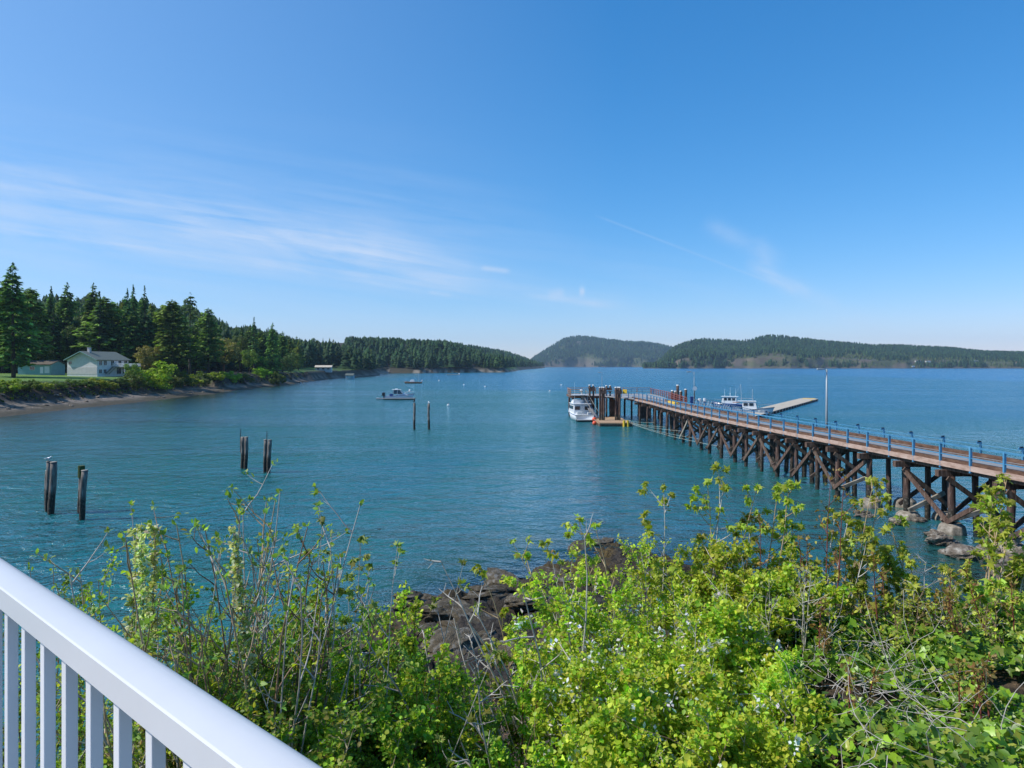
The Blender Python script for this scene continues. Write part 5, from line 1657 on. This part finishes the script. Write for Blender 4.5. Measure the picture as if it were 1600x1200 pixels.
# rocks round the footings and along the near waterline
near_rocks = [m_.copy() for m_ in rocks]
for i, (px, pyb, s_, pale) in enumerate([(1350, 806, .8, 1), (1402, 818, .75, 1), (1437, 815, .5, 1), (1462, 838, .7, 1), (1476, 850, 1.15, 1), (1500, 868, 1.2, 1), (1545, 862, 1.0, 1), (1560, 878, .9, 1), (1570, 898, 1.1, 1), (1602, 880, 1.0, 1),
                                         (900, 862, 1.2, 0), (935, 852, 1.0, 0), (950, 846, .9, 0), (832, 905, .7, 0), (790, 910, 1.4, 0), (765, 925, 1.0, 0), (705, 945, 1.3, 0), (680, 968, .9, 0), (745, 965, 1.5, 0), (840, 940, 1.3, 0), (880, 905, 1.0, 0), (655, 990, .8, 0), (820, 985, 1.2, 0), (715, 1010, 1.4, 0), (780, 1035, 1.2, 0), (870, 1000, 1.1, 0), (900, 1060, .9, 0)]):
    if pale:
        p = W(px, pyb, .0); z = .12
    else:
        z = .5
        for _ in range(4): p = W(px, pyb, z); z = max(float(near_z(np.array([p.x]), np.array([p.y]))[0]), -.1)
    o = link('boulder', (prock if pale else rocks)[i % 6])
    s_ *= .72
    o.location = (p.x, p.y, z - .05 * s_); o.scale = (s_ * (1.15 if pale else 1.5), s_, s_ * (.75 if pale else .55)); o.rotation_euler = (0, .1, i * 1.7)
    if pale: tag(o, 'pale barnacled boulder in the water at the foot of the near pier piles', 'boulder', 'pale boulders at the pier foot')
    else: tag(o, 'dark weedy rock of the shore ledge below the bank', 'boulder', 'dark rocks on the near shore ledge')

rz_ = random.Random(31); k = 0
while k < 70:
    x_ = rz_.uniform(-5.5, 7.5); y_ = rz_.uniform(11, 34)
    z_ = float(near_z(np.array([x_]), np.array([y_]))[0])
    if not -.35 < z_ < 2.2: continue
    o = link('boulder', rocks[k % 6]); s_ = rz_.uniform(.18, .6)
    o.location = (x_, y_, z_ + .05 * s_); o.scale = (s_ * 1.3, s_, s_ * .8); o.rotation_euler = (rz_.uniform(-.3, .3), .1, rz_.random() * 6)
    tag(o, 'small dark rubble rock among the weedy ledge below the bank', 'boulder', 'small rubble rocks on the near shore'); k += 1

# ================================================================== balcony railing
u = Vector((-.763, .646, 0)); nn = Vector((.646, .763, 0)).normalized(); u = Vector((-nn.y, nn.x, 0))
hb = .48; ht = .4376; dI = .375
rt = thing('balcony_railing', 'white metal balcony railing with broad smooth handrail at lower left', 'railing', (nn.x * dI, nn.y * dI, 0), math.atan2(u.y, u.x))
# local x along the rail (away to the left), local -y away from the camera
zb, zt = H - hb, H - ht
prof = [(0, zb), (0, zt - .0025), (-.0025, zt), (-.02, zt + .0022), (-.038, zt + .0024), (-.05, zt + .0008), (-.059, zt - .0025), (-.066, zt - .0075), (-.071, zt - .014), (-.0738, zt - .022), (-.0745, zt - .03), (-.0745, zb)]
mb = MB(); n = len(prof); xs_ = (-1.3, 4.2)
mb.add([(x, a, b) for x in xs_ for a, b in prof], [tuple(range(n))[::-1], tuple(range(n, 2 * n))] + [(i, (i + 1) % n, n + (i + 1) % n, n + i) for i in range(n)])
o = mb.build('handrail', M['rail_white'], rt, True, bevel=.0)
for p_ in o.data.polygons: p_.use_smooth = True
md = o.modifiers.new('es', 'EDGE_SPLIT'); md.split_angle = math.radians(32)
MB().box((1.45, -.037, H - 1.42), (5.5, .04, .045)).build('bottom_rail', M['rail_white'], rt, bevel=.003)
# first baluster sits at (-.99,1.33)
ref = Vector((-.99, 1.33, 0)) - nn * dI; s0 = ref.dot(u)
bal = MB().box((0, 0, 0), (.022, .019, 1.42 - .48)).mesh('baluster')
for k in range(-9, 24):
    x_ = s0 + .071 - k * .1155
    if not -1.25 < x_ < 4.15: continue
    b_ = link('baluster', bal, rt, M['rail_white'])
    b_.location = (x_, -.030, H - .94); 
    md = b_.modifiers.new('bevel', 'BEVEL'); md.width = .0015; md.segments = 2
for x_ in (-1.27, 4.1):
    MB().box((x_, -.037, H - 1.0), (.06, .06, 1.04)).build('post', M['rail_white'], rt, bevel=.004)
fl = MB()
Pc = nn * (dI - .02)
poly = [Pc + u * 4.2, Pc - u * 1.4, Pc - u * 1.4 - nn * 3.5, Pc + u * 4.2 - nn * 3.5]
fl.prism([(p.x, p.y) for p in poly][::-1], H - 1.7, H - 1.52, 'z')
tag(fl.build('balcony_floor', M['plank']), kind='structure')
# ================================================================== foreground plants
def leaf_tpl(kind):
    """triangulated leaf templates: x across, y along, z out of the blade"""
    if kind == 'ovate':
        V = [(0, 0, 0), (-.30, .3, .05), (-.27, .65, .04), (0, 1, -.06), (.27, .65, .04), (.30, .3, .05), (0, .5, -.03)]
        f = [(0, 6, 1), (1, 6, 2), (2, 6, 3), (0, 5, 6), (5, 4, 6), (4, 3, 6)]
    elif kind == 'round':
        V = [(0, 0, 0), (-.36, .18, .05), (-.46, .5, .07), (-.25, .85, .03), (0, 1, -.05), (.25, .85, .03), (.46, .5, .07), (.36, .18, .05), (0, .5, -.04)]
        f = [(0, 8, 1), (1, 8, 2), (2, 8, 3), (3, 8, 4), (0, 7, 8), (7, 6, 8), (6, 5, 8), (5, 4, 8)]
    elif kind == 'ivy':
        V = [(0, 0, 0), (-.42, -.06, .05), (-.5, .3, .02), (-.22, .55, .05), (0, 1.0, -.08), (.22, .55, .05), (.5, .3, .02), (.42, -.06, .05), (0, .4, -.04)]
        f = [(0, 8, 1), (1, 8, 2), (2, 8, 3), (3, 8, 4), (0, 7, 8), (7, 6, 8), (6, 5, 8), (5, 4, 8)]
    elif kind == 'maple':
        P = []
        tips = [(-115, .55), (-62, .85), (0, 1.0), (62, .85), (115, .55)]
        for i, (a, l) in enumerate(tips):
            a = math.radians(a); P.append((math.sin(a) * l, math.cos(a) * l, -.32 * l))
            if i < 4:
                am = math.radians((tips[i][0] + tips[i + 1][0]) / 2); P.append((math.sin(am) * .42, math.cos(am) * .42, -.03))
        V = [(0, 0, .02), (0, -.25, -.02)] + P
        f = [(0, i + 3, i + 2) for i in range(8)] + [(0, 2, 1), (0, 1, 10)]
    elif kind == 'petal':
        V = [(0, 0, 0), (-.35, .5, .12), (0, 1, .18), (.35, .5, .12)]
        f = [(0, 3, 1), (1, 3, 2)]
    return np.array(V, float), np.array(f)


TPL = {k: leaf_tpl(k) for k in ('ovate', 'round', 'ivy', 'maple', 'petal')}


def leaves_mesh(name, P, A, Nn, S, C, kind, rng, curl=.25):
    V0, f0 = TPL[kind]
    A = A / (np.linalg.norm(A, axis=1, keepdims=True) + 1e-9)
    B = np.cross(A, Nn); B /= np.linalg.norm(B, axis=1, keepdims=True) + 1e-9
    Z = np.cross(B, A)
    S = np.asarray(S).reshape(-1, 1, 1)
    wv = rng.uniform(.8, 1.15, (len(P), 1, 1))
    k = rng.uniform(-curl, curl * 2.2, (len(P), 1, 1))
    x = V0[None, :, 0:1] * wv; y = V0[None, :, 1:2]; z = V0[None, :, 2:3] - k * y * y
    V = P[:, None] + S * (x * B[:, None] + y * A[:, None] + z * Z[:, None])
    n = len(P); f = (f0[None] + (np.arange(n) * len(V0))[:, None, None]).reshape(-1, 3)
    cc = np.repeat(C, len(V0), axis=0)
    return npmesh(name, V.reshape(-1, 3), f, np.clip(cc, 0, 1))


def tubes_mesh(name, paths, n=5):
    """paths: list of (points (k,3), radii (k))"""
    V = []; Fq = []; o = 0
    ang = np.arange(n) / n * 2 * np.pi
    for pts, rs in paths:
        pts = np.asarray(pts); k = len(pts)
        d = np.gradient(pts, axis=0); d /= np.linalg.norm(d, axis=1, keepdims=True) + 1e-9
        ref = np.array((1., 0, 0)) if abs(d[0, 0]) < .8 else np.array((0, 1., 0))
        x = ref - d * (d @ ref)[:, None]; x /= np.linalg.norm(x, axis=1, keepdims=True) + 1e-9
        y = np.cross(d, x)
        ring = pts[:, None] + (x[:, None] * np.cos(ang)[None, :, None] + y[:, None] * np.sin(ang)[None, :, None]) * np.asarray(rs)[:, None, None]
        V.append(ring.reshape(-1, 3))
        i = np.arange(k - 1)[:, None] * n + np.arange(n)[None]; j = np.arange(k - 1)[:, None] * n + (np.arange(n)[None] + 1) % n
        Fq.append(np.stack([i, j, j + n, i + n], -1).reshape(-1, 4) + o); o += k * n
    return npmesh(name, np.concatenate(V), np.concatenate(Fq), None, True)


def bend_path(p, d, length, rng, k=7, up=.15, wob=.08):
    pts = [p]; d = d / np.linalg.norm(d)
    for i in range(k - 1):
        d = d + rng.normal(0, wob, 3) + np.array((0, 0, up / k)); d /= np.linalg.norm(d)
        pts.append(pts[-1] + d * length / (k - 1))
    return np.array(pts)


def shrub_skeleton(rng, n_main, height, spread, side=6, sub=3, side_l=.35, sub_l=.3, r0=.012, lean=(0, 0), t0=.25, base_r=.12, up=.25, wob=.07):
    paths = []; sites = []          # site: position, direction
    for m_ in range(n_main):
        a = rng.random() * 6.283; s = spread * math.sqrt(rng.random())
        d = np.array((math.cos(a) * s + lean[0], math.sin(a) * s + lean[1], 1.0))
        Lm = height * (rng.uniform(.68, 1.05) if m_ else 1.02) / (1 + .15 * s * s)
        if m_ == 0: d = np.array((lean[0], lean[1], 1.0)) + np.array((math.cos(a), math.sin(a), 0)) * s * .25
        p0 = np.array((math.cos(a) * base_r * rng.random(), math.sin(a) * base_r * rng.random(), -.1))
        main = bend_path(p0, d, Lm, rng, 9, up, wob)
        paths.append((main, np.linspace(r0, r0 * .25, 9)))
        for j in range(side):
            t = t0 + (1 - t0) * (j + rng.random()) / side
            ix = min(int(t * 8), 7); fr_ = t * 8 - ix
            q = main[ix] * (1 - fr_) + main[ix + 1] * fr_; dm = main[ix + 1] - main[ix]; dm /= np.linalg.norm(dm)
            v = rng.normal(0, 1, 3); v -= dm * v.dot(dm); v /= np.linalg.norm(v)
            ds = dm * rng.uniform(.4, 1.0) + v * .8
            l = Lm * side_l * rng.uniform(.5, 1.1) * (1.15 - .7 * t)
            sp_ = bend_path(q, ds, l, rng, 6, up, wob * 1.3); paths.append((sp_, np.linspace(r0 * .45, r0 * .15, 6)))
            for k in range(1, 6): sites.append((sp_[k], sp_[k] - sp_[k - 1], k == 5))
            for k in range(sub):
                i2 = rng.integers(1, 5); q2 = sp_[i2]; d2 = sp_[i2 + 1] - sp_[i2]; d2 /= np.linalg.norm(d2)
                v = rng.normal(0, 1, 3); v /= np.linalg.norm(v)
                sb = bend_path(q2, d2 * .6 + v * .8, l * sub_l * rng.uniform(.5, 1.2) + .03, rng, 4, up, wob)
                paths.append((sb, np.linspace(r0 * .22, r0 * .1, 4)))
                for kk in range(1, 4): sites.append((sb[kk], sb[kk] - sb[kk - 1], kk == 3))
        for k in range(3, 9): sites.append((main[k], main[k] - main[k - 1], k == 8))
    P = np.array([s[0] for s in sites]); Dv = np.array([s[1] for s in sites]); tip = np.array([s[2] for s in sites])
    Dv /= np.linalg.norm(Dv, axis=1, keepdims=True) + 1e-9
    return paths, P, Dv, tip


def spray(P, Dv, rng, per, jitter, size, col, cvar=.3, upn=1.0, droop=0.0, out=.9):
    """leaves round each site"""
    n = len(P)
    P2 = np.repeat(P, per, axis=0) + rng.normal(0, jitter, (n * per, 3))
    v = rng.normal(0, 1, (n * per, 3)); D2 = np.repeat(Dv, per, axis=0)
    A = D2 * .5 + v * out; A[:, 2] -= droop
    Nn = rng.normal(0, .55, (n * per, 3)); Nn[:, 2] += upn
    S = size * rng.uniform(.55, 1.2, n * per)
    C = np.array(col)[None] * np.exp(rng.normal(0, cvar * .6, (n * per, 1))) * (1 + rng.normal(0, .08, (n * per, 3)))
    return P2, A, Nn, S, C


GREEN = (.29, .45, .035)       # bright spring green
LIME = (.48, .54, .055)
DEEP = (.15, .28, .03)
OLIVE = (.3, .32, .06)
MAPLE = (.46, .52, .07)
REDL = (.32, .22, .07)
plant_n = 0


def plant(name, cat, label, px, Y, top_py, seed, n_main=7, spread=.5, side=6, sub=3, side_l=.35, leaf='ovate', size=.05, per=3, cols=((GREEN, 1.0),), twig='twig_brown', r0=.012,
          flowers=0, lean=(0, 0), jitter=.02, droop=0., leaf_frac=1.0, t0=.25, up=.25, wob=.07, base_r=.12, mat='leaf', sub_l=.3, extra_h=0, tipleaf=None, group=None, gz=None, cvar=.3, buds=0, leafmin=-9):
    global plant_n
    rng = np.random.default_rng(seed)
    X_ = (px - 800) * Y / F; g = float(near_z(np.array([X_]), np.array([Y]))[0]) if gz is None else gz
    top = H - (top_py - HY) * Y / F; h_ = max(top - g, .5)
    t = thing(name, label, cat, (X_, Y, g), 0, group)
    paths, P, Dv, tip = shrub_skeleton(rng, n_main, h_ * 1.02, spread, side, sub, side_l, sub_l, r0, lean, t0, base_r, up, wob)
    link('stem', tubes_mesh('stem', paths), t, M[twig])
    if leaf:
        keep = (rng.random(len(P)) < leaf_frac) & (P[:, 2] > leafmin)
        Pk, Dk = P[keep], Dv[keep]
        tot = [spray(Pk[i::len(cols)], Dk[i::len(cols)], rng, max(1, int(round(per * w_))), jitter, size, c_, cvar, droop=droop) for i, (c_, w_) in enumerate(cols)]
        cat_ = [np.concatenate([q[i] for q in tot]) for i in range(5)]
        link('leaves', leaves_mesh('leaves', *cat_, leaf, rng), t, M[mat])
    if tipleaf:
        kd, sz, pr, cl, drp = tipleaf
        q = spray(P[tip], Dv[tip], rng, pr, sz * .25, sz, cl, .25, droop=drp, out=.6)
        link('tip_leaves', leaves_mesh('tip_leaves', *q, kd, rng, .4), t, M[mat])
    if flowers:
        kx = rng.choice(len(P), flowers, replace=False)
        kx = kx[P[kx][:, 2] > h_ * .45]
        q = spray(P[kx], Dv[kx], rng, 16, .03, .04, (.8, .81, .76), .08, out=1.2)
        link('blossom', leaves_mesh('blossom', *q, 'petal', rng, .1), t, M['petal'])
    if buds:
        q = spray(P[tip], Dv[tip], rng, buds, .008, .035, REDL, .3, out=.25)
        link('bud_foliage', leaves_mesh('bud_foliage', *q, 'ovate', rng, .1), t, M[mat])
    plant_n += 1
    return t


# --- left: low bright bush beyond the rail
plant('leafy_shrub', 'shrub', 'small bright green shrub seen just above the white handrail', 85, 7.0, 882, 1, 9, .55, 7, 4, .35, 'ovate', .038, 5, ((GREEN, 1), (DEEP, 1)), 'twig_brown', extra_h=0)
plant('leafy_shrub', 'shrub', 'light green shrub right of the smallest one, over the handrail', 130, 6.6, 905, 2, 8, .6, 7, 4, .35, 'ovate', .038, 5, ((GREEN, 1), (LIME, 1)))
# --- flowering spikes: narrow upright wands set with small pale buds
for i, (px, tp, lab) in enumerate([(180, 838, 'left wand of pale flower buds rising above the handrail'), (209, 832, 'middle and fullest wand of pale flower buds above the handrail'), (240, 836, 'right wand of pale flower buds above the handrail'),
                                   (400, 836, 'wand of whitish buds among the bare red brown branches')]):
    plant('flowering_wand', 'shrub', lab, px, 4.6, tp, 30 + i, 1, .03, 40, 0, .035, 'ovate', .034, 6, (((.42, .48, .16), 1), ((.6, .6, .4), 1)), 'twig_brown', r0=.008, t0=.45, wob=.015, jitter=.014, base_r=.01)
# --- bare branched elder / maple with opening buds
elder = [(290, 4.7, 840, 17), (350, 5.0, 790, 18), (395, 4.9, 815, 19), (440, 5.1, 800, 20), (240, 4.7, 880, 21), (265, 4.8, 850, 11), (330, 4.7, 800, 12), (375, 4.6, 800, 13), (418, 4.9, 775, 14), (215, 4.6, 905, 15), (455, 5.2, 830, 16)]
labs = ['bare budding stems just right of the pale flower wands', 'tall thin stems crossing the bay water left of centre', 'fine bare stems between the two tallest groups', 'reddish bare stems over the leafy part of the left thicket', 'short bare stems behind the pale flower wands', 'bare brown shrub with opening buds left of the tallest bare stems', 'many stemmed bare shrub with buds, left centre', 'branching grey shrub with buds in the middle of the left thicket', 'tallest bare stems with small green tips in the left thicket', 'low bare shrub beside the white handrail', 'thin bare stems at the right of the left thicket']
for (px, Y, tp, sd_), lab in zip(elder, labs):
    plant('budding_shrub', 'shrub', lab, px, Y, tp, sd_, 7, .34, 4, 1, .3, 'ovate', .042, 2, ((OLIVE, 1), (LIME, 1), (REDL, .6)), ['twig_tan', 'twig_brown', 'twig_grey'][sd_ % 3], r0=.013, leaf_frac=.14, t0=.42, up=.5, wob=.06, tipleaf=('ovate', .042, 4, (.24, .36, .07), -.5))
# --- dense green mass, left centre
mass = [(300, 5.6, 975, 1.0), (370, 5.8, 960, 1.0), (430, 5.9, 880, 1.0), (495, 6.2, 880, 1.0), (545, 6.4, 915, 1.0), (460, 5.0, 985, .9), (360, 4.6, 1010, .9), (540, 5.3, 1020, .9), (600, 6.0, 985, .9), (620, 5.3, 1075, .8), (430, 4.2, 1090, .8), (320, 4.1, 1100, .8), (250, 4.4, 1040, .8), (690, 5.8, 1085, .8), (520, 4.4, 1130, .8), (760, 5.6, 1105, .7), (700, 5.2, 1050, .7), (640, 5.2, 1020, .7), (820, 4.6, 1130, .7), (740, 4.7, 1140, .7)]
pos_l = ['upper left', 'upper middle', 'highest', 'upper right', 'right shoulder', 'central', 'left lower', 'right lower', 'right edge', 'lower right corner', 'bottom centre', 'bottom left', 'behind the balusters', 'below the dead branches', 'lowest', 'in the gap over the rocks', 'reaching right over the lowest rocks', 'right of the red canes', 'at the bottom edge under the dead branch', 'at the bottom edge under the rocks']
for i, ((px, Y, tp, s_), w_) in enumerate(zip(mass, pos_l)):
    plant('leafy_shrub', 'shrub', f'small leaved green bush, {w_} in the left thicket', px, Y, tp + (26 if tp < 1000 else 12), 100 + i, 11, .55, 8, 4, .33, 'round' if i % 3 else 'ovate', .033, 6, (((GREEN, 1), (DEEP, 1.3), (LIME, .8)) if i not in (6, 11, 10) else ((OLIVE, 1), (DEEP, .8), (GREEN, .7))), 'twig_red' if i % 2 else 'twig_tan', r0=.009, leafmin=.3, group='green bushes of the left thicket')
# --- upright red canes with rosettes of leaves
for i, (px, Y, tp) in enumerate([(625, 5.6, 925), (640, 5.3, 950), (700, 5.6, 985), (570, 5.6, 950), (470, 5.1, 905), (800, 5.4, 990), (660, 5.1, 1000), (840, 5.2, 1045)]):
    plant('red_cane', 'shrub', 'upright red cane with small green leaves, ' + ['tallest before the water', 'right beside the tallest', 'at the dead branches', 'left of the tallest', 'in the left thicket', 'on the rocks gap', 'short and low', 'at the bottom below the blossom shrub'][i], px, Y, tp, 60 + i, 1, .12, 20, 1, .08, 'round', .034, 4, ((GREEN, 1), (LIME, 1)), 'twig_red', r0=.009, t0=.2, wob=.03, group='upright red canes')
# --- slim arching shoots left of centre
for i, (px, Y, tp, ln) in enumerate([(575, 5.2, 852, (.16, 0)), (600, 5.2, 868, (.3, 0)), (560, 5.4, 875, (.05, 0)), (485, 5.0, 824, (.05, 0))]):
    plant('arching_shoot', 'shrub', 'slim pale shoot with leaf rosette at its tip, ' + ['longest over the water', 'leaning farthest right', 'upright short one', 'above the left thicket'][i], px, Y, tp, 80 + i, 2, .2, 4, 1, .22, 'maple', .04, 1, ((MAPLE, 1), (OLIVE, 1)), 'twig_grey', r0=.008, t0=.45, leaf_frac=.15, lean=ln, tipleaf=('maple', .05, 5, (.25, .32, .07), -.3), wob=.03, up=.3)
# --- dead grey branches over the rocks
for i, (px, Y, tp, ln, lab) in enumerate([(770, 5.6, 905, (-.42, 0), 'dead grey branch leaning left over the rocks'), (900, 5.6, 840, (-.22, 0), 'tall dead grey branch leaning left beside the blossom shrub'), (860, 5.4, 960, (-.35, .1), 'dead grey branch in front of the rocks, low centre'), (930, 5.6, 895, (-.38, 0), 'dead branch reaching left out of the blossom shrub'),
                                          (840, 5.0, 1010, (-.2, 0), 'short dead branch near the bottom edge')]):
    plant('dead_branch', 'branch', lab, px, Y, tp, 200 + i, 3, .16, 6, 2, .24, None, twig='twig_grey', r0=.016, t0=.3, lean=ln, wob=.08, up=.0, sub_l=.35, tipleaf=None)
# --- big bright blossom shrub
big = [(960, 6.4, 868, 0), (1030, 6.7, 835, 0), (1100, 6.8, 848, 0), (1165, 6.7, 845, 0), (1225, 6.3, 880, 0), (958, 5.7, 955, 16), (1000, 5.7, 925, 22), (1080, 5.8, 920, 18), (1160, 5.8, 930, 8), (960, 5.0, 1030, 20), (1040, 5.0, 1010, 22), (1120, 5.0, 1020, 8), (1010, 4.4, 1090, 8), (1100, 4.4, 1095, 6), (950, 4.6, 1100, 6), (1190, 5.2, 1010, 0), (1170, 4.5, 1080, 0)]
pos_b = ['top left shoulder', 'crown', 'top centre right', 'top right', 'right shoulder', 'left with white blossom', 'centre left with most blossom', 'centre with blossom', 'centre right with few blossoms', 'lower left with blossom', 'lower centre with blossom', 'lower right with few blossoms', 'bottom left centre', 'bottom right centre', 'bottom left corner', 'right next to the ivy', 'bottom right corner']
for i, ((px, Y, tp, fl_), w_) in enumerate(zip(big, pos_b)):
    plant('blossom_shrub', 'shrub', f'bright yellow green shrub, {w_} of the big central thicket', px, Y, tp, 300 + i, 12, .5, 9, 4, .32, 'ovate' if i % 2 else 'round', .036, 6, ((GREEN, 1), (LIME, 1.2), (LIME, 1)), 'twig_grey' if i % 2 else 'twig_brown', r0=.009, flowers=fl_ * 4, leafmin=.25, group='bright shrubs of the central thicket')
# --- maple saplings with drooping young leaves
maples = [(935, 6.2, 860, -.1, 0), (1000, 6.6, 770, -.5, 0), (1060, 6.8, 765, 0, 5), (1110, 6.9, 752, .1, 5), (1150, 7.0, 800, .1, 4), (1195, 6.9, 745, .12, 4), (1235, 7.1, 835, 0, 3), (810, 6.2, 892, -.2, 0), (1290, 6.8, 800, .1, 2),
          (1335, 6.8, 745, .05, 2), (1380, 7.0, 850, -.2, 3), (1430, 6.8, 805, -.3, 3), (1480, 6.9, 860, .1, 3), (1532, 6.4, 738, .05, 2), (1575, 6.5, 765, .15, 4), (1600, 6.3, 850, -.2, 4), (1250, 6.5, 905, .1, 2), (1335, 6.3, 905, 0, 3), (1440, 6.2, 905, .2, 3), (1545, 6.0, 900, -.2, 3)]
ml = ['reaching left over the weedy rocks', 'leaning left with reddish tip over open water', 'with dense drooping yellow leaves, left of the tall pair', 'tall left one of the pair above the thicket', 'between the two tall saplings', 'tall with white stem in front of the trestle', 'short behind the central thicket', 'isolated rosette over the dark rocks', 'left of the pier braces',
      'tall in front of the middle trestle', 'low in front of the trestle water', 'leaning left in front of the third bent', 'below the near trestle footings', 'tall in front of the near railing', 'at the right edge before the pier', 'leaning in from the right picture edge', 'short at the left end of the ivy', 'short at the crest of the ivy', 'low and right of the ivy crest', 'low near the right edge']
for i, ((px, Y, tp, ln, dn_), lb) in enumerate(zip(maples, ml)):
    plant('maple_sapling', 'sapling', 'young maple ' + lb, px - ln * 90, Y, tp, 400 + i, 3 if i < 9 else 4, .2, 5 + dn_ // 2, 1, .2, 'maple', .042, 1, ((MAPLE, 1), ((.28, .33, .05), 1), ((.36, .34, .06), .6)), ['twig_grey', 'twig_tan'][i % 2], r0=.012, leaf_frac=.16 + .05 * dn_, t0=.5, lean=(ln, 0), wob=.05, up=.35, droop=.5,
          tipleaf=('maple', .056, 9 if i in (2, 3, 4, 5) else 6, (.38, .44, .06) if i % 4 else (.4, .4, .07), .45), buds=1, sub_l=.4)
# --- bare reddish canes at right
for i, (px, Y, tp, ln) in enumerate([(1308, 6.4, 735, .0), (1165, 6.6, 800, 0), (1255, 6.2, 830, 0), (1395, 6.0, 860, -.1), (1460, 6.0, 880, .1), (1510, 5.7, 900, -.3), (1570, 5.8, 880, -.3), (1285, 5.6, 930, .1), (1500, 4.6, 1000, .05), (1558, 4.4, 1040, 0), (1330, 4.7, 1010, 0)]):
    plant('bare_cane', 'shrub', 'reddish bare cane with pink bud tips, ' + ['tallest, crossing the trestle', 'behind the blossom shrub', 'left of the trestle footings', 'middle of the right thicket', 'right of the middle', 'leaning left at right', 'at the right edge', 'low on the ivy crest', 'rising from the ivy near bottom', 'rightmost in the ivy', 'left in the ivy'][i], px, Y, tp, 500 + i, 2, .15, 6, 1, .14, 'ovate', .04, 2, ((REDL, 1), (MAPLE, .7)), 'twig_red', r0=.009, leaf_frac=.22, t0=.45, lean=(ln, 0), wob=.03, buds=5)
# --- tangles of pale dead twigs in front of the water at right
for i, (px, Y, tp) in enumerate([(1250, 6.0, 865), (1400, 5.9, 900), (1470, 6.0, 865), (1560, 5.7, 920), (1200, 5.9, 900)]):
    plant('twig_tangle', 'shrub', 'tangle of pale bare twigs ' + ['left of the trestle footings', 'in the middle of the right thicket', 'right of the middle over the water', 'at the right edge of the thicket', 'behind the central thicket'][i], px, Y, tp, 600 + i, 9, .6, 5, 3, .35, 'ovate', .04, 1, ((OLIVE, 1), (LIME, 1)), 'twig_brown' if i % 2 else 'twig_grey', r0=.007, leaf_frac=.35, wob=.1, up=.1, t0=.5)

# --- ivy carpet on the shoulder of the bank, and ground cover below the shrubs
def carpet(name, cat, label, xr, yr, n, kind, size, cols, mat, seed, hfun, mask, lift=.0, flat=.8):
    r = np.random.default_rng(seed)
    x = r.uniform(*xr, n); y = r.uniform(*yr, n)
    ok = mask(x, y); x, y = x[ok], y[ok]; n = len(x)
    z = near_z(x, y) + hfun(x, y, r)
    P = np.stack([x, y, z], 1)
    A = r.normal(0, 1, (n, 3)); A[:, 2] = A[:, 2] * .3 - .35
    Nn = r.normal(0, .5, (n, 3)); Nn[:, 2] += flat; Nn[:, 1] -= .35
    pick = r.integers(0, len(cols), n); C = np.array(cols)[pick] * np.exp(r.normal(0, .25, (n, 1)))
    S = size * r.uniform(.5, 1.25, n)
    o = link(name, leaves_mesh(name, P, A, Nn, S, C, kind, r), None, M[mat])
    return tag(o, label, cat, None, 'stuff')


mound = lambda x, y: .28 + .3 * fbm(x * 1.1, y * 1.1, 90, 3)
carpet('ivy', 'ivy', 'glossy green ivy covering the shoulder of the bank at lower right', (1.1, 10.5), (1.2, 8.6), 95000, 'ivy', .062, ((.2, .38, .03), (.27, .46, .035), (.08, .19, .025), (.14, .3, .025), (.3, .34, .05), (.15, .26, .03), (.2, .34, .03)), 'ivy', 91,
       lambda x, y, r: np.maximum(mound(x, y), -.0) * r.uniform(.35, 1.0, len(x)) + .03, lambda x, y: (x / y > .33) & (fbm(x * 1.6, y * 1.6, 93, 3) > -.42))
carpet('ground_cover', 'undergrowth', 'low dark green undergrowth of leaves beneath the thickets', (-9, 10), (1.6, 10.5), 60000, 'ovate', .055, ((.06, .13, .02), (.1, .2, .02), (.14, .22, .03), (.09, .08, .03)), 'leaf', 92,
       lambda x, y, r: r.uniform(0, .55, len(x)) ** 1.4 + .02, lambda x, y: (fbm(x * .9, y * .9, 94, 3) > -.12) & ~((x / y > -.17) & (x / y < .12) & (y > 6.2)))


def twig_litter(name, label, xr, yr, n, seed, mask, hfun, mat='twig_grey', L_=(.25, .8)):
    r = np.random.default_rng(seed); paths = []
    while len(paths) < n:
        x = r.uniform(*xr); y = r.uniform(*yr)
        if not mask(np.array([x]), np.array([y]))[0]: continue
        z = float(near_z(np.array([x]), np.array([y]))[0]) + hfun(x, y, r)
        d = r.normal(0, 1, 3); d[2] = d[2] * .45 + .15
        paths.append((bend_path(np.array((x, y, z)), d, r.uniform(*L_), r, 7, -.1, .3), np.linspace(.0032, .0012, 7)))
    return tag(link(name, tubes_mesh(name, paths), None, M[mat]), label, 'twigs', None, 'stuff')


twig_litter('dry_twigs', 'dry pale twigs and vines tangled through the ivy', (1.1, 5.5), (2.8, 7.5), 420, 95, lambda x, y: (x / y > .33) & (x / y < .95) & (fbm(x * .8, y * .8, 96, 2) > .1), lambda x, y, r: float(mound(np.array(x), np.array(y))) * r.uniform(.4, .98) + .03)
twig_litter('dead_stalks', 'thin brown stalks tangled under the left thicket', (-5, 3), (3, 8.5), 900, 97, lambda x, y: (x / y < .35), lambda x, y, r: r.uniform(.05, .9), 'twig_brown', (.3, 1.1))
print('plants', plant_n, 'objects', len(bpy.data.objects))
